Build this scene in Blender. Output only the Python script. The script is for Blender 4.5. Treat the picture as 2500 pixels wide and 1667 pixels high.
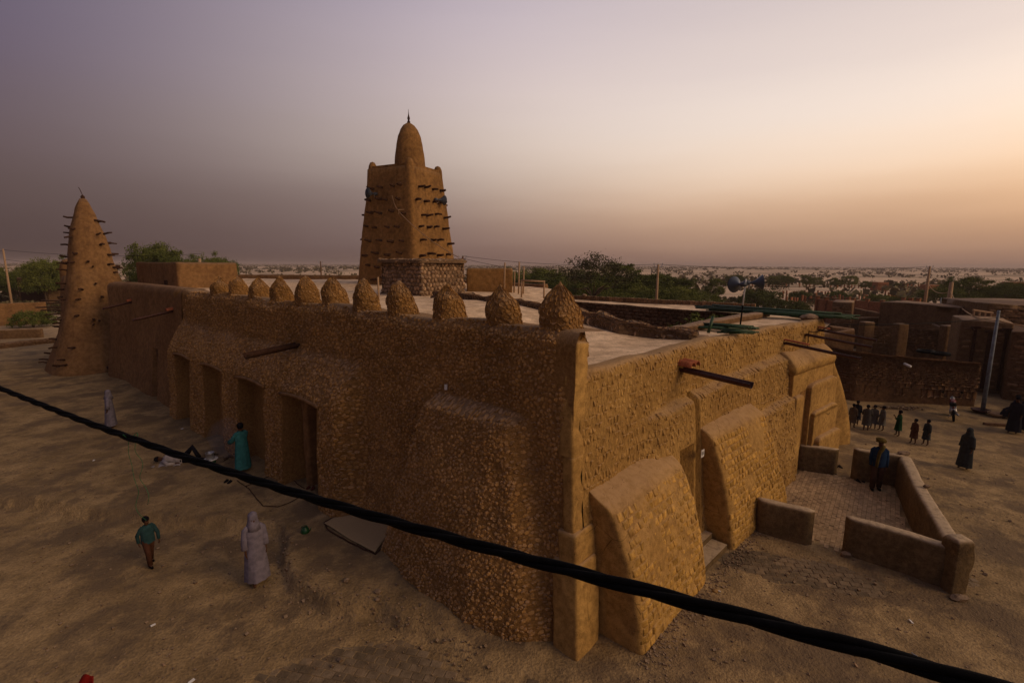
import bpy, bmesh, math, random
import numpy as np
from mathutils import Vector, Matrix
random.seed(7); rng = np.random.default_rng(7)
for o in list(bpy.data.objects): bpy.data.objects.remove(o)
scene = bpy.context.scene
C = scene.collection
PI = math.pi
R = math.radians
# ------------------------------------------------------------------ camera
H = 7.4; PITCH = R(9.05); ROLL = R(0.28); FOC = 17.0/36*2500
cam_d = bpy.data.cameras.new('camera'); cam = bpy.data.objects.new('camera', cam_d); C.objects.link(cam)
cam.location = (0, 0, H)
cam_d.lens = 17.0; cam_d.sensor_width = 36.0; cam_d.clip_start = 0.05; cam_d.clip_end = 20000
cam.rotation_euler = (Matrix.Rotation(PI/2-PITCH, 4, 'X') @ Matrix.Rotation(ROLL, 4, 'Z')).to_euler()
scene.camera = cam
# ------------------------------------------------------------------ sky, sun, exposure
SUN_AZ = R(66); SUN_EL = R(6)
world = bpy.data.worlds.new('World'); scene.world = world; world.use_nodes = True
def build_world():
    nt = world.node_tree; N = nt.nodes; L = nt.links; N.clear()
    out = N.new('ShaderNodeOutputWorld'); bg = N.new('ShaderNodeBackground')
    tc = N.new('ShaderNodeTexCoord'); sp = N.new('ShaderNodeSeparateXYZ'); L.new(tc.outputs['Generated'], sp.inputs[0])
    def math_(op, a, b=None, clamp=False):
        m = N.new('ShaderNodeMath'); m.operation = op; m.use_clamp = clamp
        for i, v in enumerate((a, b)):
            if v is None: continue
            if isinstance(v, (int, float)): m.inputs[i].default_value = v
            else: L.new(v, m.inputs[i])
        return m.outputs[0]
    x, y, z = sp.outputs
    hl = math_('SQRT', math_('MAXIMUM', math_('ADD', math_('MULTIPLY', x, x), math_('MULTIPLY', y, y)), 1e-4))
    a = math_('DIVIDE', math_('ADD', math_('MULTIPLY', x, math.sin(SUN_AZ)), math_('MULTIPLY', y, math.cos(SUN_AZ))), hl)
    # slight thin streaks of dust in the air
    nz = N.new('ShaderNodeTexNoise'); nz.inputs['Scale'].default_value = 2.2; nz.inputs['Detail'].default_value = 5
    mp = N.new('ShaderNodeMapping'); mp.inputs['Scale'].default_value = (1, 1, 7); L.new(tc.outputs['Generated'], mp.inputs[0]); L.new(mp.outputs[0], nz.inputs['Vector'])
    wob = math_('MULTIPLY', math_('SUBTRACT', nz.outputs['Fac'], 0.5), 0.045)
    e = math_('MAXIMUM', math_('ADD', z, wob), 0.0)
    def ramp(stops):
        r = N.new('ShaderNodeValToRGB'); r.color_ramp.interpolation = 'B_SPLINE'
        el = r.color_ramp.elements
        while len(el) < len(stops): el.new(0.5)
        for k, (p, c) in zip(el, stops): k.position = p; k.color = (*c, 1)
        L.new(e, r.inputs[0]); return r.outputs[0]
    right = ramp([(0, (.27, .155, .115)), (.028, (.34, .20, .14)), (.095, (.63, .39, .25)), (.155, (.86, .63, .46)), (.235, (.87, .74, .65)), (.32, (.75, .63, .58)), (.5, (.52, .44, .46)), (1, (.26, .23, .27))])
    mid = ramp([(0, (.17, .105, .09)), (.04, (.20, .13, .115)), (.13, (.30, .22, .20)), (.21, (.57, .46, .40)), (.32, (.60, .49, .48)), (.43, (.51, .43, .49)), (.65, (.34, .29, .37)), (1, (.17, .15, .20))])
    left = ramp([(0, (.064, .042, .038)), (.028, (.070, .046, .044)), (.095, (.086, .057, .060)), (.155, (.096, .062, .072)), (.235, (.097, .065, .096)), (.32, (.090, .065, .120)), (.5, (.10, .08, .13)), (1, (.12, .10, .115))])
    def mixc(f, A, B):
        m = N.new('ShaderNodeMix'); m.data_type = 'RGBA'; L.new(f, m.inputs[0]); L.new(A, m.inputs[6]); L.new(B, m.inputs[7]); return m.outputs[2]
    def mr(lo, hi):
        m = N.new('ShaderNodeMapRange'); m.interpolation_type = 'SMOOTHSTEP'; L.new(a, m.inputs[0]); m.inputs[1].default_value = lo; m.inputs[2].default_value = hi; return m.outputs[0]
    col = mixc(mr(.12, .96), mixc(mr(-.55, .55), left, mid), right)
    sky = N.new('ShaderNodeTexSky'); sky.sky_type = 'NISHITA'; sky.sun_disc = False
    sky.sun_elevation = SUN_EL; sky.sun_rotation = SUN_AZ; sky.dust_density = 6; sky.air_density = 1.5
    add = N.new('ShaderNodeMix'); add.data_type = 'RGBA'; add.blend_type = 'ADD'; add.inputs[0].default_value = 0.012
    nz2 = N.new('ShaderNodeTexNoise'); nz2.inputs['Scale'].default_value = 1.7; nz2.inputs['Detail'].default_value = 7; mp2 = N.new('ShaderNodeMapping'); mp2.inputs['Scale'].default_value = (1, 1, 11); mp2.inputs['Location'].default_value = (3, 1, 2); L.new(tc.outputs['Generated'], mp2.inputs[0]); L.new(mp2.outputs[0], nz2.inputs['Vector'])
    veil = N.new('ShaderNodeMix'); veil.data_type = 'RGBA'; veil.blend_type = 'MULTIPLY'; veil.inputs[0].default_value = 1.0; vr = N.new('ShaderNodeMapRange'); L.new(nz2.outputs['Fac'], vr.inputs[0]); vr.inputs[1].default_value = .3; vr.inputs[2].default_value = .7; vr.inputs[3].default_value = 1.012; vr.inputs[4].default_value = .985
    L.new(col, veil.inputs[6]); L.new(vr.outputs[0], veil.inputs[7]); col = veil.outputs[2]
    L.new(col, add.inputs[6]); L.new(sky.outputs[0], add.inputs[7])
    L.new(add.outputs[2], bg.inputs[0]); bg.inputs[1].default_value = 1.06; L.new(bg.outputs[0], out.inputs[0])
build_world()
sun_d = bpy.data.lights.new('sun', 'SUN'); sun = bpy.data.objects.new('sun', sun_d); C.objects.link(sun)
sun_d.energy = 1.25; sun_d.angle = R(30); sun_d.color = (1.0, .66, .34)
sdir = Vector((math.sin(R(113))*math.cos(R(27)), math.cos(R(113))*math.cos(R(27)), math.sin(R(27))))
sun.rotation_euler = sdir.to_track_quat('Z', 'Y').to_euler()
vs = scene.view_settings; vs.view_transform = 'Standard'; vs.look = 'None'; vs.exposure = 0.0; vs.gamma = 1.0; vs.use_curve_mapping = False

# ------------------------------------------------------------------ placing helpers: image directions turned into real points on known levels
def ray(px, py):
    px *= 2500/2352; py *= 2500/2352
    u = (px-1250)/FOC; v = -(py-833.5)/FOC
    c, s = math.cos(ROLL), math.sin(ROLL)
    u2 = u*c-v*s; v2 = u*s+v*c
    return np.array([u2, math.cos(PITCH)+v2*math.sin(PITCH), -math.sin(PITCH)+v2*math.cos(PITCH)])
def G(px, py, z=0.0):
    d = ray(px, py); t = (z-H)/d[2]; return np.array([0, 0, H])+t*d
def at_y(px, py, y):
    d = ray(px, py); return np.array([0, 0, H])+d*(y/d[1])
# ------------------------------------------------------------------ noise
def hash3(i, j, k, seed):
    h = (i.astype(np.int64)*374761393 + j.astype(np.int64)*668265263 + k.astype(np.int64)*2147483647 + seed*1274126177) & 0xffffffff
    h = ((h ^ (h >> 13))*1274126177) & 0xffffffff
    return ((h ^ (h >> 16)) & 0xffff)/65535.0
def vnoise(P, sc, seed=0):
    P = np.asarray(P, float)*sc; I = np.floor(P); F = P-I; F = F*F*(3-2*F); I = I.astype(np.int64)
    r = 0
    for a in (0, 1):
        for b in (0, 1):
            for c in (0, 1):
                w = (F[..., 0] if a else 1-F[..., 0])*(F[..., 1] if b else 1-F[..., 1])*(F[..., 2] if c else 1-F[..., 2])
                r = r + w*hash3(I[..., 0]+a, I[..., 1]+b, I[..., 2]+c, seed)
    return r*2-1
def fbm(P, sc, oct=3, seed=0):
    r = 0; a = 1.0
    for o in range(oct): r = r+a*vnoise(P, sc*2**o, seed+o*17); a *= .5
    return r
def sst(x, a, b):
    t = np.clip((np.asarray(x, float)-a)/(b-a), 0, 1); return t*t*(3-2*t)
# ------------------------------------------------------------------ objects
def tag(o, label=None, cat=None, group=None, kind=None):
    if label: o['label'] = label
    if cat: o['category'] = cat
    if group: o['group'] = group
    if kind: o['kind'] = kind
    return o
def thing(name, label, cat, loc=(0, 0, 0), rz=0, group=None):
    o = bpy.data.objects.new(name, None); C.objects.link(o); o.location = [float(v) for v in loc]; o.rotation_euler = (0, 0, rz)
    o.empty_display_size = .2
    return tag(o, label, cat, group)
def mobj(name, verts, faces, mat, parent=None, smooth=True, tint=None, local=False):
    """verts in world space (moved into the parent's frame) unless local"""
    me = bpy.data.meshes.new(name)
    V = np.asarray(verts, float)
    if parent is not None and not local:
        rt = parent
        loc = np.array(rt.location); rz = rt.rotation_euler[2]
        if rt.parent is not None: loc = loc+np.array(rt.parent.location)
        V = V-loc
        if rz: c, s = math.cos(-rz), math.sin(-rz); V = np.stack([V[:, 0]*c-V[:, 1]*s, V[:, 0]*s+V[:, 1]*c, V[:, 2]], 1)
    me.from_pydata(V.tolist(), [], [tuple(f) for f in (faces.tolist() if isinstance(faces, np.ndarray) else faces)])
    if smooth: me.polygons.foreach_set('use_smooth', [True]*len(me.polygons))
    if mat: me.materials.append(mat)
    if tint is not None:
        at = me.attributes.new('tint', 'FLOAT', 'POINT'); at.data.foreach_set('value', np.asarray(tint, float).ravel())
    me.update()
    o = bpy.data.objects.new(name, me); C.objects.link(o)
    if parent is not None: o.parent = parent
    return o
class MB:
    def __init__(s): s.v = []; s.f = []
    def add(s, v, f):
        b = len(s.v); s.v.extend([tuple(float(c) for c in p) for p in v]); s.f.extend([tuple(int(i)+b for i in q) for q in f]); return s
    def box(s, c, d, rz=0, rx=0, ry=0, taper=1.0):
        M = Matrix.Rotation(rz, 3, 'Z') @ Matrix.Rotation(ry, 3, 'Y') @ Matrix.Rotation(rx, 3, 'X')
        vs_ = []
        for z in (-.5, .5):
            k = taper if z > 0 else 1
            for x, y in ((-.5, -.5), (.5, -.5), (.5, .5), (-.5, .5)):
                vs_.append(Vector(c)+M @ Vector((x*d[0]*k, y*d[1]*k, z*d[2])))
        return s.add(vs_, [(3, 2, 1, 0), (4, 5, 6, 7), (0, 1, 5, 4), (1, 2, 6, 5), (2, 3, 7, 6), (3, 0, 4, 7)])
    def tube(s, pts, rad, n=8, cap=True):
        pts = [Vector([float(c) for c in p]) for p in pts]; m = len(pts)
        rad = [rad]*m if isinstance(rad, (int, float)) else rad
        ref = None; rings = []
        for i, p in enumerate(pts):
            t = (pts[min(i+1, m-1)]-pts[max(i-1, 0)]).normalized()
            if ref is None: ref = t.orthogonal().normalized()
            ref = (ref-t*ref.dot(t)).normalized(); b = t.cross(ref)
            rings.append([p+(ref*math.cos(2*PI*k/n)+b*math.sin(2*PI*k/n))*rad[i] for k in range(n)])
        f = []
        for i in range(m-1):
            for k in range(n): f.append((i*n+k, i*n+(k+1) % n, (i+1)*n+(k+1) % n, (i+1)*n+k))
        if cap: f.append(tuple(range(n-1, -1, -1))); f.append(tuple((m-1)*n+k for k in range(n)))
        return s.add([q for r in rings for q in r], f)
    def lathe(s, prof, c=(0, 0, 0), n=16, axis=(0, 0, 1), sx=1, sy=1):
        q = Vector(axis).normalized().to_track_quat('Z', 'Y').to_matrix(); c = Vector([float(k) for k in c]); V = []
        for r, z in prof:
            for k in range(n): V.append(c+q @ Vector((r*sx*math.cos(2*PI*k/n), r*sy*math.sin(2*PI*k/n), z)))
        f = []
        for i in range(len(prof)-1):
            for k in range(n): f.append((i*n+k, i*n+(k+1) % n, (i+1)*n+(k+1) % n, (i+1)*n+k))
        if prof[0][0] > 1e-4: f.append(tuple(range(n-1, -1, -1)))
        if prof[-1][0] > 1e-4: f.append(tuple((len(prof)-1)*n+k for k in range(n)))
        return s.add(V, f)
    def build(s, name, mat, parent=None, smooth=False, local=False, tint=None): return mobj(name, s.v, s.f, mat, parent, smooth, tint, local)
def grid(fn, us, vs_, flip=False):
    U, V = np.meshgrid(us, vs_, indexing='ij'); P = fn(U.ravel(), V.ravel())
    nu, nv = len(us), len(vs_)
    i = np.arange(nu-1)[:, None]*nv+np.arange(nv-1)[None, :]
    F = np.stack([i, i+nv, i+nv+1, i+1], -1).reshape(-1, 4)
    if flip: F = F[:, ::-1]
    return P, F
def surf_n(fn, u, v, e=.03):
    a = fn(u+e, v)-fn(u-e, v); b = fn(u, v+e)-fn(u, v-e); n = np.cross(a, b)
    return n/np.maximum(np.linalg.norm(n, axis=1, keepdims=True), 1e-9)
def lumps(fn, u0, u1, v0, v1, cu, cv, kind='voronoi', mask=None, h=.03, gap=.012, seed=0, sign=1, K=10, rough=.25, jit=.42, sink=.03, skip=0, hv=.4):
    """stone or brick sized pieces that sit on the surface fn(u,v): returns verts (n,3K+1,3), tint (n)"""
    r_ = np.random.default_rng(seed)
    nu = max(1, int((u1-u0)/cu)); nv = max(1, int((v1-v0)/cv)); cu = (u1-u0)/nu; cv = (v1-v0)/nv
    I, J = np.meshgrid(np.arange(nu), np.arange(nv), indexing='ij')
    th = np.arange(K)*2*PI/K+r_.uniform(0, .5)
    if kind == 'voronoi':
        jx = r_.uniform(-jit, jit, (nu+6, nv+6)); jy = r_.uniform(-jit, jit, (nu+6, nv+6))
        def c(di, dj):
            a = I+3+di; b = J+3+dj
            return np.stack([(I+di+.5+jx[a, b])*cu+((J+dj) % 2)*cu*.5, (J+dj+.5+jy[a, b])*cv], -1)
        c0 = c(0, 0).reshape(-1, 2); Rr = np.full((len(c0), K), max(cu, cv)*1.1)
        for di in (-2, -1, 0, 1, 2):
            for dj in (-2, -1, 0, 1, 2):
                if di == 0 and dj == 0: continue
                d = c(di, dj).reshape(-1, 2)-c0; L = np.hypot(d[:, 0], d[:, 1]); an = np.arctan2(d[:, 1], d[:, 0])
                co = np.cos(th[None, :]-an[:, None]); rr = np.where(co > .05, L[:, None]/2/np.maximum(co, .05), 9)
                Rr = np.minimum(Rr, rr)
        Rr = (Rr+.5*(np.roll(Rr, 1, 1)+np.roll(Rr, -1, 1)))/2
    else:
        wj = r_.uniform(-.12, .12, (nu, nv)).ravel(); hj = r_.uniform(-.08, .08, (nu, nv)).ravel()
        off = r_.uniform(-.1, .1, nv)
        c0 = np.stack([(I+.5+((J % 2)*.5)+off[None, :]*2)*cu, (J+.5)*cv], -1).reshape(-1, 2)+np.stack([wj*cu*.4, hj*cv*.5], 1)
        th = np.array([math.atan2(b, a) for a, b in [(1, 0), (1, .75), (.75, 1), (0, 1), (-.75, 1), (-1, .75), (-1, 0), (-1, -.75), (-.75, -1), (0, -1), (.75, -1), (1, -.75)]]); K = 12
        ax = cu*.5*(1+wj*.6); ay = cv*.5*(1+hj*.5)
        ct, st = np.abs(np.cos(th)), np.abs(np.sin(th)); n_ = 8
        # direction stretched to the brick's aspect
        dx = np.sign(np.cos(th)); X = np.array([1, 1, .86, 0, -.86, -1, -1, -1, -.86, 0, .86, 1]); Y = np.array([0, .84, 1, 1, 1, .84, 0, -.84, -1, -1, -1, -.84])
        PX = ax[:, None]*X; PY = ay[:, None]*Y; Rr = np.hypot(PX, PY); TH = np.arctan2(PY, PX)
    Rr = np.maximum(Rr-gap*.5*r_.uniform(.5, 1.7, Rr.shape), .012)
    if kind == 'voronoi': TH = np.broadcast_to(th, Rr.shape)
    ang = r_.uniform(-.06, .06, len(c0))[:, None] if kind != 'voronoi' else 0
    dirs = np.stack([np.cos(TH+ang), np.sin(TH+ang)], -1)
    cuv = c0+np.array([u0, v0])
    keep = (cuv[:, 0] < u1+.001) & (cuv[:, 1] < v1+.001)
    if mask is not None: keep &= mask(cuv[:, 0], cuv[:, 1])
    if skip: keep &= r_.random(len(keep)) > skip
    cuv, Rr, dirs = cuv[keep], Rr[keep], dirs[keep]; n = len(cuv)
    if n == 0: return np.zeros((0, 3*K+1, 3)), np.zeros(0), K
    hh = h*r_.uniform(1-hv, 1+hv, n)
    r1 = cuv[:, None]+dirs*Rr[..., None]; r2 = cuv[:, None]+dirs*(Rr*.93)[..., None]; r3 = cuv[:, None]+dirs*(Rr*.6)[..., None]
    uv = np.concatenate([r1, r2, r3, cuv[:, None]], 1)
    off = np.concatenate([np.full((n, K), -sink), hh[:, None]*.55*r_.uniform(.7, 1.2, (n, K)), hh[:, None]*r_.uniform(1-rough, 1+rough, (n, K)), hh[:, None]*r_.uniform(1, 1.15, (n, 1))], 1)
    tx = r_.uniform(-1, 1, (n, 1)); ty = r_.uniform(-1, 1, (n, 1))
    off[:, K:] += ((uv[:, K:, 0]-cuv[:, None, 0])*tx+(uv[:, K:, 1]-cuv[:, None, 1])*ty)*rough*.6
    u, v = uv[..., 0].ravel(), uv[..., 1].ravel()
    P = fn(u, v)+surf_n(fn, u, v)*sign*off.ravel()[:, None]
    return P.reshape(n, -1, 3), r_.uniform(0, 1, n), K
def lump_faces(K, flip=False):
    f = []
    for r in (0, 1):
        for k in range(K): a, b = r*K+k, r*K+(k+1) % K; f.append((a, b, b+K, a+K))
    for k in range(K): f.append((2*K+k, 2*K+(k+1) % K, 3*K))
    return [q[::-1] for q in f] if flip else f
def emit(L, mat, parent, name, n_single=0, flip=False, flat=False):
    P, T, K = L; n = len(P)
    if n == 0: return
    F = lump_faces(K, flip); d = np.linalg.norm(P[:, -1]-np.array([0, 0, H]), axis=1)
    order = np.argsort(d); single = order[:n_single]; rest = order[n_single:]
    for i in single: mobj(name, P[i], F, mat, parent, not flat, np.full(len(P[i]), T[i]))
    if len(rest):
        m = P.shape[1]; V = P[rest].reshape(-1, 3); Fs = []
        for q in F:
            Fs.append(np.array(q))
        tri = [q for q in F]
        faces = []
        for a in range(len(rest)):
            b = a*m
            faces.extend([tuple(i+b for i in q) for q in tri])
        tag(mobj(name, V, faces, mat, parent, not flat, np.repeat(T[rest], m)), kind='stuff')

# ------------------------------------------------------------------ materials
def mat_new(name):
    m = bpy.data.materials.new(name); m.use_nodes = True; nt = m.node_tree; b = nt.nodes['Principled BSDF']
    b.inputs['Roughness'].default_value = .92; b.inputs['Specular IOR Level'].default_value = .05
    return m, nt, b
def nd(nt, t, **k):
    n = nt.nodes.new(t)
    for a, v in k.items():
        if a in n.inputs.keys(): n.inputs[a].default_value = v
        else: setattr(n, a, v)
    return n
def mixrgb(nt, f, a, b, blend='MIX'):
    m = nt.nodes.new('ShaderNodeMix'); m.data_type = 'RGBA'; m.blend_type = blend
    for i, v in ((0, f), (6, a), (7, b)):
        if isinstance(v, (int, float)): m.inputs[i].default_value = v
        elif isinstance(v, (tuple, list)): m.inputs[i].default_value = (*v, 1)
        else: nt.links.new(v, m.inputs[i])
    return m.outputs[2]
def rng_(nt, s, lo, hi, a=0, b=1, smooth=True):
    m = nt.nodes.new('ShaderNodeMapRange'); m.interpolation_type = 'SMOOTHSTEP' if smooth else 'LINEAR'
    nt.links.new(s, m.inputs[0]); m.inputs[1].default_value = lo; m.inputs[2].default_value = hi; m.inputs[3].default_value = a; m.inputs[4].default_value = b; return m.outputs[0]
def earth(name, c1, c2, c3=None, big=.7, mid=7, fine=45, bump=.5, bdist=.03, dust=None, dust_amt=.7, stretch=None, tint=.35, pits=0, cracks=0, rough=.95, streak=0):
    m, nt, b = mat_new(name); L = nt.links
    geo = nd(nt, 'ShaderNodeNewGeometry'); pos = geo.outputs['Position']
    def noise(sc, det=4, vec=None, ro=.6):
        n = nd(nt, 'ShaderNodeTexNoise'); n.inputs['Scale'].default_value = sc; n.inputs['Detail'].default_value = det; n.inputs['Roughness'].default_value = ro
        L.new(vec or pos, n.inputs['Vector']); return n.outputs['Fac']
    vec = pos
    if stretch:
        mp = nd(nt, 'ShaderNodeMapping'); mp.inputs['Scale'].default_value = stretch; L.new(pos, mp.inputs[0]); vec = mp.outputs[0]
    n1 = noise(big, 5); n2 = noise(mid, 5, vec); n3 = noise(fine, 3, vec)
    col = mixrgb(nt, rng_(nt, n1, .35, .65), c1, c2)
    if c3: col = mixrgb(nt, rng_(nt, noise(big*3.1, 6), .5, .72), col, c3)
    col = mixrgb(nt, 1.0, col, mixrgb(nt, rng_(nt, n2, .3, .7), (.76, .745, .73), (1.2, 1.19, 1.17)), 'MULTIPLY')
    col = mixrgb(nt, .6, col, mixrgb(nt, rng_(nt, n3, .3, .7), (.7, .7, .7), (1.25, 1.25, 1.25)), 'MULTIPLY')
    if tint:
        at = nd(nt, 'ShaderNodeAttribute'); at.attribute_name = 'tint'
        col = mixrgb(nt, 1.0, col, mixrgb(nt, rng_(nt, at.outputs['Fac'], 0, 1, smooth=False), (1-tint,)*3, (1+tint, 1+tint*.95, 1+tint*.85)), 'MULTIPLY')
    if streak:
        mp2 = nd(nt, 'ShaderNodeMapping'); mp2.inputs['Scale'].default_value = (1, 1, .12); L.new(pos, mp2.inputs[0])
        col = mixrgb(nt, rng_(nt, noise(2.2, 5, mp2.outputs[0]), .52, .75, 0, streak), col, (c1[0]*.45, c1[1]*.4, c1[2]*.38))
    if dust:
        sp = nd(nt, 'ShaderNodeSeparateXYZ'); L.new(geo.outputs['Normal'], sp.inputs[0])
        mm = nd(nt, 'ShaderNodeMath', operation='MULTIPLY'); L.new(rng_(nt, sp.outputs[2], .18, .9), mm.inputs[0]); L.new(rng_(nt, n2, .25, .6, dust_amt*.5, dust_amt), mm.inputs[1])
        col = mixrgb(nt, mm.outputs[0], col, dust)
    hsum = nd(nt, 'ShaderNodeMath', operation='MULTIPLY_ADD'); L.new(n2, hsum.inputs[0]); hsum.inputs[1].default_value = 1.4; L.new(n3, hsum.inputs[2])
    hh = hsum.outputs[0]
    if pits:
        v = nd(nt, 'ShaderNodeTexVoronoi'); v.inputs['Scale'].default_value = 14; L.new(vec, v.inputs['Vector'])
        pt = rng_(nt, v.outputs['Distance'], .10, .22, 1, 0)
        gate = nd(nt, 'ShaderNodeMath', operation='MULTIPLY'); L.new(pt, gate.inputs[0]); L.new(rng_(nt, noise(3.3, 3), .45, .62), gate.inputs[1])
        col = mixrgb(nt, rng_(nt, gate.outputs[0], 0, 1, 0, pits), col, (c1[0]*.25, c1[1]*.22, c1[2]*.2))
        s2 = nd(nt, 'ShaderNodeMath', operation='SUBTRACT'); L.new(hh, s2.inputs[0]); L.new(gate.outputs[0], s2.inputs[1]); hh = s2.outputs[0]
    if cracks:
        v = nd(nt, 'ShaderNodeTexVoronoi', feature='DISTANCE_TO_EDGE'); v.inputs['Scale'].default_value = 1.6
        w = mixrgb(nt, .12, pos, nd_noise_col(nt, pos, 3.0)); L.new(w, v.inputs['Vector'])
        cr = rng_(nt, v.outputs['Distance'], .0, .012, 1, 0)
        gate = nd(nt, 'ShaderNodeMath', operation='MULTIPLY'); L.new(cr, gate.inputs[0]); L.new(rng_(nt, noise(1.1, 2), .5, .6), gate.inputs[1])
        col = mixrgb(nt, rng_(nt, gate.outputs[0], 0, 1, 0, cracks), col, (c1[0]*.2, c1[1]*.18, c1[2]*.16))
    L.new(col, b.inputs['Base Color']); b.inputs['Roughness'].default_value = rough
    bp = nd(nt, 'ShaderNodeBump'); bp.inputs['Strength'].default_value = bump; bp.inputs['Distance'].default_value = bdist; L.new(hh, bp.inputs['Height']); L.new(bp.outputs[0], b.inputs['Normal'])
    return m
def nd_noise_col(nt, pos, sc):
    n = nd(nt, 'ShaderNodeTexNoise'); n.inputs['Scale'].default_value = sc; nt.links.new(pos, n.inputs['Vector']); return n.outputs['Color']
def plain(name, c, rough=.8, metal=0, var=.15, sc=20, bump=.1):
    m, nt, b = mat_new(name); geo = nd(nt, 'ShaderNodeTexCoord')
    n = nd(nt, 'ShaderNodeTexNoise'); n.inputs['Scale'].default_value = sc; n.inputs['Detail'].default_value = 4; nt.links.new(geo.outputs['Object'], n.inputs['Vector'])
    nt.links.new(mixrgb(nt, rng_(nt, n.outputs['Fac'], .3, .7), tuple(k*(1-var) for k in c), tuple(min(1, k*(1+var)) for k in c)), b.inputs['Base Color'])
    b.inputs['Roughness'].default_value = rough; b.inputs['Metallic'].default_value = metal
    if rough < .6: b.inputs['Specular IOR Level'].default_value = .4
    if bump:
        bp = nd(nt, 'ShaderNodeBump'); bp.inputs['Strength'].default_value = bump; bp.inputs['Distance'].default_value = .01; nt.links.new(n.outputs['Fac'], bp.inputs['Height']); nt.links.new(bp.outputs[0], b.inputs['Normal'])
    return m
def wood(name, c, c2, sc=8):
    m, nt, b = mat_new(name); tc = nd(nt, 'ShaderNodeNewGeometry')
    n = nd(nt, 'ShaderNodeTexNoise'); n.inputs['Scale'].default_value = sc; n.inputs['Detail'].default_value = 6; n.inputs['Distortion'].default_value = 1.5; nt.links.new(tc.outputs['Position'], n.inputs['Vector'])
    nt.links.new(mixrgb(nt, rng_(nt, n.outputs['Fac'], .3, .7), c, c2), b.inputs['Base Color'])
    bp = nd(nt, 'ShaderNodeBump'); bp.inputs['Strength'].default_value = .5; bp.inputs['Distance'].default_value = .01; nt.links.new(n.outputs['Fac'], bp.inputs['Height']); nt.links.new(bp.outputs[0], b.inputs['Normal'])
    return m
DUST = (.30, .215, .15)
M = {}
M['rubble'] = earth('rubble_mud', (.36, .20, .064), (.45, .255, .086), (.26, .148, .062), big=.5, mid=9, fine=60, bump=.7, bdist=.03, dust=(.44, .29, .175), dust_amt=.8, tint=.30, streak=.35)
M['rubble_base'] = earth('rubble_joint', (.26, .142, .048), (.335, .185, .064), big=.5, mid=14, fine=60, bump=.9, bdist=.04, dust=(.33, .22, .13), dust_amt=.85, tint=0)
M['smooth'] = earth('smooth_render', (.20, .108, .046), (.24, .135, .058), (.165, .092, .042), big=.45, mid=5, fine=50, bump=.4, bdist=.015, dust=(.20, .13, .085), dust_amt=.5, tint=0, streak=.4)
M['brick'] = earth('ochre_mud_brick', (.37, .212, .052), (.47, .280, .074), (.29, .160, .046), big=1.1, mid=11, fine=60, bump=.6, bdist=.02, dust=(.42, .28, .15), dust_amt=.45, tint=.30, pits=.7)
M['ochre'] = earth('ochre_render', (.33, .195, .062), (.42, .255, .082), (.28, .162, .054), big=.6, mid=7, fine=55, bump=.5, bdist=.02, dust=(.40, .265, .15), dust_amt=.65, tint=0, pits=.6, cracks=.8)
M['marked'] = earth('hand_marked_render', (.34, .200, .064), (.43, .262, .086), (.29, .168, .056), big=.6, mid=16, fine=50, bump=.9, bdist=.02, stretch=(1, 1, .38), dust=(.42, .28, .16), dust_amt=.6, tint=.12, pits=.8, streak=.3)
M['tower'] = earth('tower_render', (.225, .120, .042), (.29, .158, .056), (.18, .096, .038), big=.5, mid=5, fine=30, bump=.8, bdist=.04, dust=(.26, .17, .10), dust_amt=.3, tint=0, streak=.5)
M['stone'] = earth('field_stone', (.27, .175, .105), (.36, .245, .155), (.20, .125, .075), big=2.5, mid=9, fine=40, bump=.6, bdist=.02, dust=(.34, .25, .17), dust_amt=.5, tint=.4)
M['mortar'] = earth('stone_mortar', (.15, .095, .055), (.19, .125, .072), mid=12, fine=40, bump=.8, bdist=.03, dust=(.30, .22, .15), dust_amt=.8, tint=0)
M['roof'] = earth('roof_dust', (.62, .45, .28), (.72, .54, .35), (.48, .34, .21), big=.45, mid=2.2, fine=22, bump=.45, bdist=.05, tint=0)
M['sand'] = earth('sand', (.27, .187, .092), (.345, .242, .120), (.22, .154, .080), big=.22, mid=1.6, fine=18, bump=.7, bdist=.06, tint=0)
M['paver'] = earth('paver', (.16, .12, .075), (.20, .15, .095), (.24, .17, .10), big=.5, mid=5, fine=45, bump=.5, bdist=.012, tint=.25)
M['court'] = earth('court_brick', (.36, .25, .14), (.44, .31, .18), (.40, .28, .16), big=.5, mid=6, fine=45, bump=.5, bdist=.012, tint=.16)
M['mudwall'] = earth('grey_mud_wall', (.20, .118, .058), (.25, .15, .075), (.16, .095, .05), big=.4, mid=5, fine=30, bump=.7, bdist=.03, dust=(.33, .235, .16), dust_amt=.75, tint=.3, streak=.3)
M['darkwall'] = earth('dark_mud_wall', (.16, .088, .044), (.20, .112, .057), (.13, .074, .038), big=.4, mid=6, fine=30, bump=.7, bdist=.03, dust=(.30, .195, .12), dust_amt=.6, tint=.3)
M['lowwall'] = earth('low_court_wall', (.17, .115, .058), (.22, .15, .075), (.26, .17, .08), big=1.3, mid=8, fine=50, bump=.6, bdist=.02, dust=(.52, .40, .26), dust_amt=.85, tint=.3)
M['redwall'] = earth('red_wall', (.26, .11, .055), (.32, .14, .07), big=.6, mid=5, fine=30, bump=.4, bdist=.02, dust=(.4, .26, .17), dust_amt=.5, tint=.15)
M['wood'] = wood('weathered_wood', (.10, .055, .032), (.19, .115, .07))
M['darkwood'] = wood('dark_wood', (.035, .018, .012), (.07, .035, .022))
M['palewood'] = wood('pale_wood', (.30, .19, .11), (.40, .27, .16))
M['rust'] = plain('rusted_metal', (.13, .035, .022), .6, .3, .4, 30)
M['rustdark'] = plain('dark_rusted_metal', (.055, .018, .013), .55, .3, .4, 30)
M['clay'] = plain('fired_clay', (.30, .095, .045), .8, 0, .25, 25)
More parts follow.
